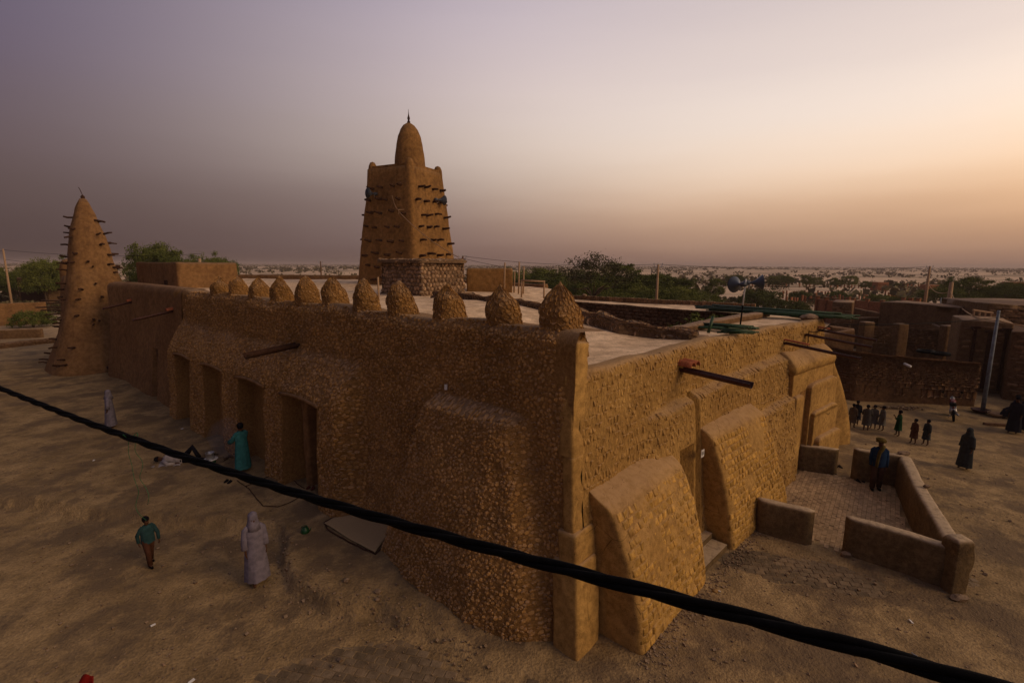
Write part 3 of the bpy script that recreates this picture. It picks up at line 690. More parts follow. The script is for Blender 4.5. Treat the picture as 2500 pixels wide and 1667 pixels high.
buttress('buttress', 5.36, 9.45, 5.0, 8.35, 3.42, 1.40, .80, -.02, 202, 0)
# stepped block
bl = box_frame(Rpos, 11.3, 15.0, -.15, .50, -.2, 3.9, 'wall_block', 'ochre', mosque, seed=31, r=.025, bulge=.018)
def slope_top():
    us = np.linspace(11.2, 14.95, 30); pr = np.array([(-.1, 3.7), (-.1, 4.44), (.05, 4.42), (.2, 4.34), (.35, 4.22), (.46, 4.10), (.54, 4.0), (.57, 3.9), (.53, 3.7), (-.1, 3.7)])
    def fn(u, v): q = pr[v.astype(int)]; P = Rpos(u, q[:, 0], q[:, 1]); return Rpos(u, q[:, 0]+vnoise(P, 2.0, 4)*.03, q[:, 1]+vnoise(P, 1.7, 5)*.035)
    P, F = grid(fn, us, np.arange(len(pr)).astype(float)); n = len(pr); F = F.tolist(); F += [list(range(n-1)), [29*n+k for k in range(n-1)][::-1]]; return P, F
box_frame(Rpos, 11.32, 11.95, .2, .66, -.2, 2.95, 'wall_block', 'ochre', mosque, seed=33, r=.025, bulge=.018)
box_frame(Rpos, 12.5, 14.95, .2, .68, -.2, 3.2, 'wall_block', 'ochre', mosque, seed=34, r=.025, bulge=.018)
box_frame(Rpos, 12.62, 14.9, .3, .82, -.2, 2.2, 'wall_block', 'ochre', mosque, seed=36, r=.025, bulge=.018)
box_frame(Rpos, 12.8, 14.9, .3, 1.0, -.2, 1.2, 'wall_block', 'ochre', mosque, seed=37, r=.025, bulge=.018)
slit = mobj('slit', [Rpos(np.array([a]), n_, z_)[0] for z_ in (.0, 3.0) for a, n_ in ((12.0, .515), (12.45, .515))], [(0, 1, 3, 2)], M['rubble_base'], mosque, False)
P, F = slope_top(); mobj('sloped_coping', P, F, M['ochre'], mosque)
# end buttress: a curved fin at the building's far corner
def end_fin():
    A = Rpos(np.array([15.0]), 0, 0)[0][:2]; B = np.array([14.30, 19.43]); d = (B-A); Lf = np.linalg.norm(d); d /= Lf; nb = np.array([-d[1], d[0]])
    def w(z): t = np.clip(z/4.35, 0, 1); return (Lf-.35)*(1-t**1.6)*1.0+.35*np.sqrt(np.clip(1-t**8, 0, 1))
    zs = np.concatenate([np.arange(-.2, 4.0, .15), [4.05, 4.15, 4.25, 4.31, 4.35]])
    path = [(-.3, 0), (.2, 0), (.5, 0), (.8, 0), (.96, 0), (1, .08), (1, .5), (1, .92), (.96, 1), (.5, 1), (-.3, 1)]
    def fn(u, v):
        q = np.array(path)[u.astype(int)]; ww = w(v)
        x = A[0]+d[0]*q[:, 0]*ww+nb[0]*q[:, 1]*1.3; y = A[1]+d[1]*q[:, 0]*ww+nb[1]*q[:, 1]*1.3; P = np.stack([x, y, v], 1)
        k = fbm(P, 1.2, 3, 88)*.04; return P+np.stack([k*d[0], k*d[1], 0*k], 1)
    P, F = grid(fn, np.arange(len(path)).astype(float), zs); n = len(zs); F = F.tolist(); F.append([i*n+n-1 for i in range(len(path))])
    mobj('buttress', P, F, M['ochre'], mosque)
end_fin()
# door in the right wall with its numbered plate and step
leaf_door(Rpos, 4.0, 4.68, 2.75, -.1)
stp = MB()
for i, (n0, n1, zz) in enumerate([(0, 1.25, .16), (0, .85, .32)]):
    c = [Rpos(np.array([s]), n, z)[0] for z in (-.1, zz) for s, n in ((3.75, n0), (5.25, n0), (5.25, n1), (3.75, n1))]
    stp.add(c, [(0, 1, 2, 3), (7, 6, 5, 4), (4, 5, 1, 0), (5, 6, 2, 1), (6, 7, 3, 2), (7, 4, 0, 3)])
stp.build('step', M['lowwall'], mosque)

# ---- roofs
def poly_roof(name, poly, zf, mat, parent=mosque, step=.28, seed=0, amp=.04):
    poly = np.array(poly, float); x0, y0 = poly.min(0); x1, y1 = poly.max(0)
    bm = bmesh.new(); vs2_ = [bm.verts.new((p[0], p[1], 0)) for p in poly]; bm.faces.new(vs2_)
    n = int((x1-x0)/step)
    for i in range(1, n):
        g = bm.verts[:]+bm.edges[:]+bm.faces[:]; bmesh.ops.bisect_plane(bm, geom=g, plane_co=(x0+i*(x1-x0)/n, 0, 0), plane_no=(1, 0, 0))
    n = int((y1-y0)/step)
    for i in range(1, n):
        g = bm.verts[:]+bm.edges[:]+bm.faces[:]; bmesh.ops.bisect_plane(bm, geom=g, plane_co=(0, y0+i*(y1-y0)/n, 0), plane_no=(0, 1, 0))
    V = np.array([v.co[:] for v in bm.verts]); F = [[v.index for v in f.verts] for f in bm.faces]; bm.free()
    V[:, 2] = zf(V[:, 0], V[:, 1])+fbm(np.stack([V[:, 0], V[:, 1], V[:, 0]*0], 1), .5, 4, seed)*amp
    return mobj(name, V, F, M[mat], parent)
CA, CB, CC, CD = (2.6, 16.7), (5.4, 15.6), (10.95, 20.8), (3.3, 28.8)
def zlow(x, y):
    vx, vy = x-L0[0], y-L0[1]; s = vx*dL[0]+vy*dL[1]; n = vx*nL[0]+vy*nL[1]
    return 5.22+(.72)*sst(s, 1.2, 7.5)*1.0+.0*n
inner = [tuple(Rpos(np.array([s]), -.40, 0)[0][:2]) for s in np.linspace(.6, RLEN, 14)]
lw0 = Lpos(np.array([.7]), -.75, 0)[0][:2]; lw1 = Lpos(np.array([11.]), -.9, 0)[0][:2]
poly_roof('low_roof', [tuple(lw0)]+inner+[(12.2, 23.8), (10.95, 20.8), CB, (3.9, 15.0), (2.5, 16.4), (0, 18.6), (-3.0, 21.4), tuple(lw1)], zlow, 'roof', step=.3, seed=5)
def zleft(x, y): return 5.83+.16*sst(y, 22, 42)-.42*sst(x, -1.5, 2.4)*sst(y, 31, 24)
l2 = Lpos(np.array([34.5]), -.9, 0)[0][:2]
poly_roof('high_roof', [tuple(lw1), (-3.0, 21.4), (0, 18.6), (2.55, 16.6), (3.3, 28.8), (2.0, 31.4), (-8, 43), (-34, 45), tuple(l2)], zleft, 'roof', step=.9, seed=6, amp=.05)
poly_roof('gallery_roof', [CD, CC, (12.2, 23.8), (2.3, 31.2)], lambda x, y: 5.27+0*x, 'roof', step=.4, seed=8)
# courtyard walls seen over the roof, built of coursed mud blocks
def plane_wall(name, a, b, z0, z1, mat, parent, lump=None, seed=0, thick=.0, nsing=0, lname='brick'):
    a, b = np.array(a, float), np.array(b, float); L_ = np.linalg.norm(b-a); d = (b-a)/L_; nn = np.array([d[1], -d[0]])
    def fn(u, v):
        P = np.stack([a[0]+d[0]*u, a[1]+d[1]*u, v], 1); w = fbm(P, .7, 3, seed)*.05; return P+np.stack([nn[0]*w, nn[1]*w, 0*w], 1)
    P, F = grid(fn, np.linspace(0, L_, max(3, int(L_/.25))), np.linspace(z0, z1, max(3, int((z1-z0)/.25))))
    mobj(name, P, F, M[mat], parent)
    if lump: emit(lumps(fn, 0, L_, max(z0, lump[4] if len(lump) > 4 else z0), z1, lump[0], lump[1], lump[2], h=lump[3], gap=.02, seed=seed, rough=.4), M[mat], parent, lname, nsing)
plane_wall('court_wall', CD, CC, 0, 5.27, 'darkwall', mosque, (.24, .17, 'brick', .03, 3.0), 51)
plane_wall('court_wall', CC, CB, 0, 5.3, 'darkwall', mosque, None, 52)
plane_wall('court_wall', CB, CA, 0, 5.3, 'darkwall', mosque, None, 53)
plane_wall('court_wall', CA, CD, 0, 5.6, 'darkwall', mosque, None, 54)
plane_wall('end_wall', (12.27, 18.9), (12.2, 23.8), 0, 5.3, 'ochre', mosque, None, 55)
plane_wall('back_wall', (12.2, 23.8), (2.3, 31.2), 0, 5.3, 'mudwall', mosque, None, 56)
plane_wall('back_wall', (2.0, 31.4), (-8, 43), 0, 5.9, 'mudwall', mosque, None, 57)
def rim(name, pts, w, h, mat, parent, seed=0, lump=None, taper=.7, nsing=0, K=8, amp=.05, lname='stone', lh=.04, endcap=True, flat=False):
    """a long low bank or wall following points (x,y,zbase); rounded top"""
    pts = np.array(pts, float); seg = np.linalg.norm(np.diff(pts[:, :2], axis=0), axis=1); S = np.concatenate([[0], np.cumsum(seg)]); T = S[-1]
    w = np.broadcast_to(w, len(pts)).astype(float); h = np.broadcast_to(h, len(pts)).astype(float)
    hm = float(h.max()); wm = float(w.max()); per = 2*hm+wm
    def fn(u, v):
        u_ = np.clip(u, 0, T); x = np.interp(u_, S, pts[:, 0]); y = np.interp(u_, S, pts[:, 1]); z = np.interp(u_, S, pts[:, 2]); ww = np.interp(u_, S, w); hh = np.interp(u_, S, h)
        e = .12; dx = np.interp(np.minimum(u_+e, T), S, pts[:, 0])-np.interp(np.maximum(u_-e, 0), S, pts[:, 0]); dy = np.interp(np.minimum(u_+e, T), S, pts[:, 1])-np.interp(np.maximum(u_-e, 0), S, pts[:, 1])
        l = np.maximum(np.hypot(dx, dy), 1e-6); nx, ny = dy/l, -dx/l; t = v/per
        th = PI*t; c, s_ = np.cos(th), np.sin(th); pw = 2/6.; o = ww/2*np.sign(c)*np.abs(c)**pw*(1-(1-taper)*.5*s_); zz = z-.05+(hh+.05)*np.abs(s_)**pw
        if endcap: k = np.minimum(1, np.minimum(u_, T-u_)/.08+.35); o = o*k
        P = np.stack([x+nx*o, y+ny*o, zz], 1); q = fbm(P, 1.7, 3, seed)*amp
        return P+np.stack([nx*q*c, ny*q*c, q*.6*s_], 1)
    P, F = grid(fn, np.linspace(0, T, max(4, int(T/.12))), np.linspace(0, per, 22)); n = 22; m = max(4, int(T/.12))
    F = F.tolist(); F.append([k for k in range(n)]); F.append([(m-1)*n+k for k in range(n)][::-1])
    o = mobj(name, P, [q[::-1] for q in F], M[mat[0]], parent)
    if lump: emit(lumps(fn, 0, T, .02, per-.02, lump[0], lump[1], lump[2], h=lh, gap=.02, seed=seed, sign=-1, K=K, rough=.4, hv=.7), M[mat[1]], parent, lname, nsing, flip=True, flat=flat)
    return o
def zr(x, y): return float(zlow(np.array([x]), np.array([y]))[0])
rim('coping', [(5.2, 15.3, 5.3), (7.2, 17.4, 5.3), (9.2, 19.3, 5.3), (11.0, 20.95, 5.3)], .45, .16, ('mudwall', 'mudwall'), mosque, 61)
rim('coping', [(5.9, 14.4, 5.2), (4.6, 14.6, 5.2)], .5, .12, ('mudwall', 'mudwall'), mosque, 62)
rubw = thing('rubble_wall', 'low ruined wall of loose field stones crossing the pale roof behind the pinnacles', 'wall', (2, 16.5, 5.2))
rim('core', [(-3.4, 21.7, 5.75), (-1.5, 19.95, 5.7), (0.2, 18.35, 5.6), (1.6, 17.0, 5.4), (2.6, 16.1, 5.25), (3.6, 15.15, 5.2), (4.5, 14.75, 5.2), (5.5, 14.2, 5.2)], .55, [.45, .5, .5, .55, .6, .5, .34, .22], ('mortar', 'stone'), rubw, 63, (.19, .16, 'voronoi'), nsing=260, lh=.075, amp=.14, flat=True)
# parapet of set blocks along the far gallery
par = thing('block_parapet', 'row of upright mud blocks edging the far roof gallery', 'parapet', (8, 26, 5.3))
pa, pb = np.array([3.2, 30.6]), np.array([12.1, 24.0]); pd = (pb-pa)/np.linalg.norm(pb-pa); nblk = 52; Lp = np.linalg.norm(pb-pa)
for i in range(nblk):
    mb = MB(); c = pa+pd*(i+.5)*Lp/nblk; mb.box((c[0], c[1], 5.30+.10+random.uniform(-.02, .02)), (Lp/nblk*.86, .2, .24), math.atan2(pd[1], pd[0])+random.uniform(-.06, .06), taper=.93); mb.build('block', M['mudwall'], par, tint=[random.random()]*8)
# far parapet of the left roof and the raised roof room
rim('coping', [(-8, 43, 5.95), (-20, 44.2, 5.95), (-34.5, 45.2, 5.95)], .5, .42, ('smooth', 'smooth'), mosque, 65)
rim('coping', [(2.2, 31.3, 5.8), (-3, 37.2, 5.8), (-8, 43, 5.9)], .5, .35, ('smooth', 'smooth'), mosque, 66)
room = thing('roof_room', 'plain flat topped mud room rising from the mosque roof beside the conical tower', 'room', Lpos(np.array([32.]), -3, 5.8)[0])
box_frame(Lpos, 29.2, 38, -5.4, -2.0, 5.6, 7.42, 'wall', 'smooth', room, seed=71, r=.15, res=.3)
mb = MB(); q = Lpos(np.array([31.4]), -1.97, 6.15)[0]; mb.box(q, (.55, .05, .35), math.atan2(dL[1], dL[0])); mb.build('window', M['darkwood'], room)
# ------------------------------------------------------------------ main minaret
def sq_tower(name, center, phi, prof, mat, seed, parent, cr=.35, amp=.06, pw=7, res=.3, ncirc=72):
    """prof: list of (z, half width). rounded square plan turned by phi"""
    zs = []
    for (z0, _), (z1, _) in zip(prof[:-1], prof[1:]): zs += list(np.linspace(z0, z1, max(2, int((z1-z0)/res)+1))[:-1])
    zs.append(prof[-1][0]); zs = np.array(zs); Z = np.array([p[0] for p in prof]); Wd = np.array([p[1] for p in prof])
    def fn(u, v):
        th = u; w = np.interp(v, Z, Wd); c, s = np.cos(th), np.sin(th); r = (np.abs(c)**pw+np.abs(s)**pw)**(-1/pw)
        a, b = w*r*c, w*r*s; x = center[0]+a*math.cos(phi)-b*math.sin(phi); y = center[1]+a*math.sin(phi)+b*math.cos(phi)
        P = np.stack([x, y, v], 1); k = fbm(P, .5, 3, seed)*amp+fbm(P, 2.6, 2, seed+4)*amp*.4; l = np.maximum(np.hypot(a, b), 1e-3)
        P[:, 0] += (x-center[0])/l*k; P[:, 1] += (y-center[1])/l*k; return P
    P, F = grid(fn, np.linspace(0, 2*PI, ncirc+1), zs); n = len(zs); F = F.tolist(); F.append([k*n+n-1 for k in range(ncirc)])
    return mobj(name, P, F, M[mat], parent), fn
MC = np.array([-7.72, 36.4]); MPH = -R(27)
minaret = thing('minaret', 'tall tapering square minaret with rows of sticks and a rounded domed top', 'minaret', (MC[0], MC[1], 5.7))
_, mfn = sq_tower('shaft', MC, MPH, [(5.3, 2.78), (6.4, 2.62), (9, 2.38), (12, 2.1), (13.6, 1.95), (13.95, 1.92), (14.0, 1.6)], 'tower', 301, minaret, ncirc=160, res=.2, pw=20, amp=.045)
dome = MB(); dp = [(1.12, 13.4), (1.10, 13.9), (1.06, 14.6), (1.0, 15.2), (.92, 15.8), (.80, 16.35), (.62, 16.8), (.40, 17.1), (.18, 17.25), (.0, 17.28)]
def dome_mesh(name, c, prof, parent, mat, seed, n=36, amp=.03):
    Z = []; Rr = []
    for i in range(len(prof)-1):
        for t in np.linspace(0, 1, 3)[:-1]: Rr.append(prof[i][0]*(1-t)+prof[i+1][0]*t); Z.append(prof[i][1]*(1-t)+prof[i+1][1]*t)
    Rr.append(prof[-1][0]); Z.append(prof[-1][1]); Z = np.array(Z); Rr = np.array(Rr); ix = np.arange(len(Z)).astype(float)
    def fn(u, v):
        i = v.astype(int); P = np.stack([c[0]+Rr[i]*np.cos(u), c[1]+Rr[i]*np.sin(u), Z[i]], 1); k = fbm(P, 1.2, 3, seed)*amp
        P[:, 0] += np.cos(u)*k; P[:, 1] += np.sin(u)*k; return P
    P, F = grid(fn, np.linspace(0, 2*PI, n+1), ix); return mobj(name, P, F, M[mat], parent)
DC = MC+np.array([.30, 0]); dome_mesh('dome', DC, dp, minaret, 'tower', 310)
mb = MB(); mb.lathe([(.10, 17.2), (.12, 17.35), (.06, 17.45), (.10, 17.6), (.05, 17.75), (.02, 17.95), (.01, 18.2), (0, 18.22)], (DC[0], DC[1], 0), 8); mb.build('finial', M['darkwood'], minaret, True)
def mloc(a, b, z): return np.array([MC[0]+a*math.cos(MPH)-b*math.sin(MPH), MC[1]+a*math.sin(MPH)+b*math.cos(MPH), z])
for a, b in ((1.63, -1.63), (-1.63, -1.63), (1.63, 1.63), (-1.63, 1.63)):
    q = mloc(a, b, 0); dome_mesh('horn', q, [(.36, 13.2), (.33, 13.9), (.28, 14.2), (.18, 14.42), (0, 14.5)], minaret, 'tower', 320, 14, .03)
# parapet between the corner horns
for sa in range(4):
    ph = MPH+sa*PI/2; mb = MB(); c = MC+np.array([math.cos(ph), math.sin(ph)])*1.76; mb.box((c[0], c[1], 13.95), (.22, 3.3, .36), ph, taper=.95); mb.build('parapet', M['tower'], minaret)
def stick(parent, p, d, L_=.7, r=.05, name='stick', mat='wood'):
    d = np.array(d, float); d /= np.linalg.norm(d); mb = MB(); p = np.array(p, float); mid = p+d*L_*.5+np.array([random.uniform(-.05, .05), random.uniform(-.05, .05), random.uniform(-.05, .06)])
    mb.tube([p-d*.25, mid, p+d*L_], [r*1.05, r, r*.8], 7); return mb.build(name, M[mat], parent, True)
# faces: outward axis -b (front left) and +a (front right)
rows = [7.2, 8.05, 9.0, 9.95, 10.85, 11.75, 12.6]
def half(z): return float(np.interp(z, [5.3, 6.4, 9, 12, 13.6], [2.78, 2.62, 2.38, 2.1, 1.95]))
for i, z in enumerate(rows+[6.35]):
    h_ = half(z)
    for face in range(4):
        for t in (-.72, -.30, .08, .55) if i % 2 else (-.62, -.2, .25, .7):
            tt = t*h_+random.uniform(-.2, .2); zz = z+random.uniform(-.13, .13)
            ph = MPH+face*PI/2-PI/2; dv = np.array([math.cos(ph), math.sin(ph), random.uniform(-.02, .12)]); tv = np.array([-math.sin(ph), math.cos(ph), 0])
            p = np.array([MC[0], MC[1], zz])+dv*np.array([1, 1, 0])*(h_-.02)+tv*tt
            stick(minaret, p, dv+tv*random.uniform(-.2, .2), random.uniform(.45, .65), random.uniform(.075, .10), mat='darkwood')
def face_pt(face, t, z, out=0.0):
    ph = MPH+face*PI/2-PI/2; dv = np.array([math.cos(ph), math.sin(ph), 0]); tv = np.array([-math.sin(ph), math.cos(ph), 0]); return np.array([MC[0], MC[1], z])+dv*(half(z)+out)+tv*t, dv, tv
mb = MB(); q, dv, tv = face_pt(0, .45, 11.6, -.02); mb.box(q, (.05, .42, .55), math.atan2(dv[1], dv[0])); mb.build('window', M['blackcloth'], minaret)
def horn_speaker(name, label, pos, direction, group, r=.3, L_=.5, parent_lift=None, mat='horn'):
    t = thing(name, label, 'loudspeaker', pos, 0, group); d = Vector([float(k) for k in direction]).normalized()
    prof = [(.045, 0), (.05, L_*.2), (.085, L_*.4), (.15, L_*.6), (.22, L_*.8), (.285, L_*.95), (.3, L_)]; prof = [(a*r/.3, b) for a, b in prof]
    mb = MB(); mb.lathe(prof, pos, 20, d); inn = [(max(a-.012, .01), b) for a, b in prof[::-1]]; mb.lathe(inn, pos, 20, d); mb.build('bell', M[mat], t, True)
    mb = MB(); mb.lathe([(.0, -.2), (.09*r/.3, -.2), (.095*r/.3, -.05), (.055*r/.3, .02)], pos, 14, d); mb.build('driver', M['horn'], t, True)
    mb = MB(); mb.tube([Vector([float(k) for k in pos])+Vector((0, 0, -.22)), Vector([float(k) for k in pos])+Vector((0, 0, .1))], .02, 6); mb.build('bracket', M['steel'], t)
    return t
q, dv, tv = face_pt(0, -1.0, 12.2, .18); horn_speaker('loudspeaker', 'grey horn loudspeaker hung on the shadowed left face of the minaret', q, dv-tv*.3, 'horn loudspeakers', .36, .5)
q, dv, tv = face_pt(1, .55, 11.95, .2); horn_speaker('loudspeaker', 'grey horn loudspeaker hung on the sunlit right face of the minaret', q, tv*.9+dv*.4, 'horn loudspeakers', .36, .6)
def rope(name, label, cat, pts, r, mat, sag=0, n=30, parent=None):
    pts = [Vector([float(c) for c in p]) for p in pts]; out = []
    for a, b in zip(pts[:-1], pts[1:]):
        for t in np.linspace(0, 1, n)[:-1]: out.append(a.lerp(b, t)-Vector((0, 0, sag*4*t*(1-t))))
    out.append(pts[-1]); mb = MB(); mb.tube(out, r, 5); o = mb.build(name, M[mat], parent, True)
    if parent is None: tag(o, label, cat)
    return o
q0 = face_pt(0, .55, 12.0, .12)[0]; q1 = face_pt(0, 1.35, 11.0, .35)[0]; q2 = face_pt(1, -.8, 11.95, .3)[0]; q3 = face_pt(0, 1.3, 10.9, .3)[0]; q4 = np.array([-2.9, 26.6, 7.75])
rope('cable', 'thin pale cable looping down the minaret corner to the stone enclosure', 'cable', [q0, q1, q2, q1, q3, q4], .022, 'palewood', .25)
# ------------------------------------------------------------------ stone stair enclosure
SE = np.array([-4.5, 24.0])
stair = thing('stone_enclosure', 'roughly coursed field stone enclosure standing on the roof before the minaret', 'enclosure', (SE[0], SE[1], 5.6))
d1 = np.array([-.768, .64]); d2 = np.array([.68, .735])
def enc_path():
    p = SE; return [p+d1*3.3, p, p+d2*2.85, p+d2*2.85+d1*3.3]
ep = enc_path(); Zt = [7.72, 7.62, 7.60, 7.7]
def enc_fn(i):
    a, b = ep[i], ep[(i+1) % 4]; L_ = np.linalg.norm(b-a); d = (b-a)/L_; nn = np.array([d[1], -d[0]])
    def fn(u, v):
        lean = (v-5.6)*-.05; P = np.stack([a[0]+d[0]*u+nn[0]*lean, a[1]+d[1]*u+nn[1]*lean, v], 1); w = fbm(P, .9, 3, 400)*.06; return P+np.stack([nn[0]*w, nn[1]*w, 0*w], 1)
    return fn, L_
for i in range(4):
    fn, L_ = enc_fn(i); P, F = grid(fn, np.linspace(0, L_, 12), np.linspace(5.3, 7.6, 10)); mobj('core', P, F, M['mortar'], stair)
    emit(lumps(fn, -.05, L_+.05, 5.5, 7.66, .24, .19, 'voronoi', h=.06, gap=.035, seed=410+i, rough=.5, sink=.05, jit=.22, K=8, hv=.6), M['stone'], stair, 'stone', [120, 110, 0, 0][i], flat=True)
rim('top', [(*q, 7.5) for q in ep+[ep[0]]], .34, .14, ('mortar', 'stone'), stair, 420, (.26, .2, 'voronoi'), nsing=60, lh=.06, endcap=False)
P, F = grid(lambda u, v: np.stack([ep[1][0]+d1[0]*u+d2[0]*v, ep[1][1]+d1[1]*u+d2[1]*v, 7.4+0*u], 1), np.linspace(0, 3.3, 5), np.linspace(0, 2.85, 5)); mobj('lid', P, F, M['mortar'], stair)
# rough low outbuilding and poles right of the enclosure
shed = thing('roof_hut', 'low plain mud hut on the roof right of the stone enclosure', 'hut', (-1.3, 27.5, 5.7))
q = G(1100, 680, 5.8)
def Wld(s, n, z):
    s = np.asarray(s, float)+0.; n = np.asarray(n, float)+0*s; z = np.asarray(z, float)+0*s
    return np.stack([s, n, z], -1)
box_frame(Wld, -2.6, .0, 27.6, 30.5, 5.6, 7.15, 'wall', 'tower', shed, seed=431, res=.2)
for k, (x, y, h_) in enumerate([(-.45, 27.3, 1.7), (.35, 27.4, 1.75), (.62, 27.6, 1.5), (.1, 28.0, 1.2)]):
    mb = MB(); mb.tube([(x, y, 5.7), (x+.03, y, 5.8+h_)], .045, 7)
    tag(mb.build('pole', M['palewood'], None, True), ['bare upright pole leaning before the low roof hut, leftmost of four', 'tallest bare pole right of the low roof hut', 'bare pole standing beside the tallest one on the roof', 'shortest bare upright pole beside the low roof hut'][k], 'pole', 'bare poles beside the roof hut')
rail = thing('pole_rail', 'pale wooden rail on posts beyond the second pinnacle from the corner', 'rail', (.9, 26.0, 5.7))
mb = MB(); mb.tube([(.45, 26.2, 6.55), (1.75, 26.0, 6.5)], .05, 7); mb.build('rail', M['palewood'], rail, True)
mb = MB(); mb.tube([(1.7, 26.0, 5.6), (1.7, 26.0, 6.5)], .045, 7); mb.build('post', M['palewood'], rail, True)
mb = MB(); mb.tube([(.5, 26.2, 5.6), (.5, 26.2, 6.55)], .045, 7); mb.build('post', M['palewood'], rail, True)
rp = thing('leaning_post', 'short pale post standing between two pinnacles', 'post', at_y(869, 680, 22)); q = at_y(869, 660, 18)
mb = MB(); mb.tube([q+np.array([0, 0, .38]), q-np.array([0, 0, 1.0])], .04, 6); mb.build('shaft', M['palewood'], rp, True)
# ------------------------------------------------------------------ conical corner tower
TC = np.array([-28.6, 33.25]); TPH = math.atan2(dL[1], dL[0])
ctower = thing('conical_tower', 'cone topped mud corner tower bristling with sticks at the far left', 'tower', (TC[0], TC[1], 0))
_, cfn = sq_tower('shaft', TC, TPH, [(-.2, 3.1), (.3, 2.95), (3, 2.08), (6, 1.45), (7.2, 1.18), (8.3, 1.04), (9.5, .86), (10.6, .56), (11.3, .33), (11.55, .2), (11.6, .05)], 'smooth', 501, ctower, amp=.09, pw=3.0, ncirc=56)
mb = MB(); mb.lathe([(.10, 11.5), (.12, 11.7), (.05, 11.8), (0, 11.85)], (TC[0], TC[1], 0), 8); mb.tube([(TC[0], TC[1], 11.8), (TC[0]-.12, TC[1], 12.15), (TC[0]-.2, TC[1], 12.3)], .02, 5); mb.build('finial', M['darkwood'], ctower, True)
k_ = 0
for z in (.9, 1.15, 2.1, 3.3, 3.9, 4.9, 5.9, 7.0, 7.3, 7.9, 8.7, 9.4, 9.9, 10.3):
    n = 9 if z < 7.5 else (6 if z < 9.6 else 2)
    for i in range(n):
        th = 2*PI*i/n+random.uniform(-.45, .45)+z; P = cfn(np.array([th]), np.array([z+random.uniform(-.3, .3)]))[0]; d = P[:2]-TC; d /= np.linalg.norm(d)
        stick(ctower, P, (d[0], d[1], random.uniform(-.05, .25)), random.uniform(.3, .55), random.uniform(.05, .075), mat='darkwood')
# small tower with a rounded cap behind it
st2 = thing('small_tower', 'small round capped mud turret half hidden behind the conical tower', 'tower', (-34.0, 37.5, 0))
sq_tower('shaft', np.array([-33.6, 37.6]), TPH, [(-.2, 1.5), (4.6, 1.05), (5.9, .95), (6.3, .85), (6.5, .4), (6.52, .1)], 'smooth', 511, st2, pw=4)
dome_mesh('cap', (-34.4, 37.8), [(.5, 6.0), (.48, 6.8), (.4, 7.3), (.22, 7.6), (0, 7.68)], st2, 'smooth', 512, 16)
for k in range(5):
    q = at_y(*[(150, 690), (163, 697), (150, 712), (138, 706), (160, 722)][k], 36); stick(st2, q, (-1, -.15, .0), 1.6, .06)
# ------------------------------------------------------------------ gutters
def spout(pos, s, z, L_, w, mat, name='gutter', socket=None, drop=.25, side=0.0, r_=.09):
    A = pos(np.array([s]), .0, z)[0]; O = pos(np.array([s]), 1.0, z)[0]; d = O-A; d /= np.linalg.norm(d); t = np.array([-d[1], d[0], 0]); d = d+t*side; d[2] = -drop/L_; mb = MB()
    m = 10; Rr = w/2; V = []; n = 7
    for i in range(m+1):
        c = A-d*.3+d*(L_+.3)*i/m
        for rad in (Rr, Rr-.014):
            for k in range(n):
                a = PI+PI*k/(n-1); V.append(c+t*math.cos(a)*rad+np.array([0, 0, math.sin(a)*rad]))
    f = []
    for i in range(m):
        b0 = i*2*n; b1 = (i+1)*2*n
        for k in range(n-1): f += [(b0+k, b0+k+1, b1+k+1, b1+k), (b0+n+k+1, b0+n+k, b1+n+k, b1+n+k+1)]
        f += [(b0, b1, b1+n, b0+n), (b0+n-1, b0+2*n-1, b1+2*n-1, b1+n-1)]
    for b in (0, m*2*n): f += [(b+k, b+n+k, b+n+k+1, b+k+1) for k in range(n-1)]
    mb.add(V, f); g = mb.build(name, M[mat], mosque, True)
    if socket:
        for (ds, dz, LL) in socket:
            A2 = A+t*ds+np.array([0, 0, dz]); sb = MB(); V = []
            for i in range(5):
                c = A2+d*(-.1+LL*i/4)
                for rad in (r_+.0, r_-.018):
                    for k in range(8):
                        a = PI*k/7 if dz > 0 else PI*2*k/8; V.append(c+t*math.cos(a)*rad+np.array([0, 0, math.sin(a)*rad]))
            f = []
            for i in range(4):
                for k in range(7): f += [(i*16+k+1, i*16+k, i*16+16+k, i*16+16+k+1), (i*16+8+k, i*16+8+k+1, i*16+24+k+1, i*16+24+k)]
            for b in (0, 64): f += [(b+k+1, b+k, b+8+k, b+9+k) for k in range(7)]
            sb.add(V, f); sb.build('clay_pipe', M['clay'], mosque, True)
    return g
spout(Rpos, 4.55, 4.84, 1.75, .27, 'rustdark', socket=[(-.12, .08, .5), (.13, .08, .5)], drop=.12, r_=.135)
spout(Rpos, 11.5, 4.78, 2.3, .18, 'rustdark', socket=[(0, .05, .9)], drop=.22, r_=.06)
spout(Rpos, 13.25, 4.92, 2.1, .17, 'rustdark', drop=.2)
spout(Rpos, 14.45, 5.0, 1.9, .17, 'rustdark', socket=[(0, .05, .5)], drop=.18, r_=.06)
spout(Lpos, 10.6, 4.86, 1.75, .34, 'darkwood', drop=.12, side=.1)
spout(Lpos, 22.9, 5.15, 1.75, .22, 'rustdark', socket=[(0, .03, .5)], drop=.3, side=.15, r_=.13)
spout(Lpos, 30.3, 5.2, 1.5, .22, 'rustdark', socket=[(0, .03, .45)], drop=.3, side=.2, r_=.13)
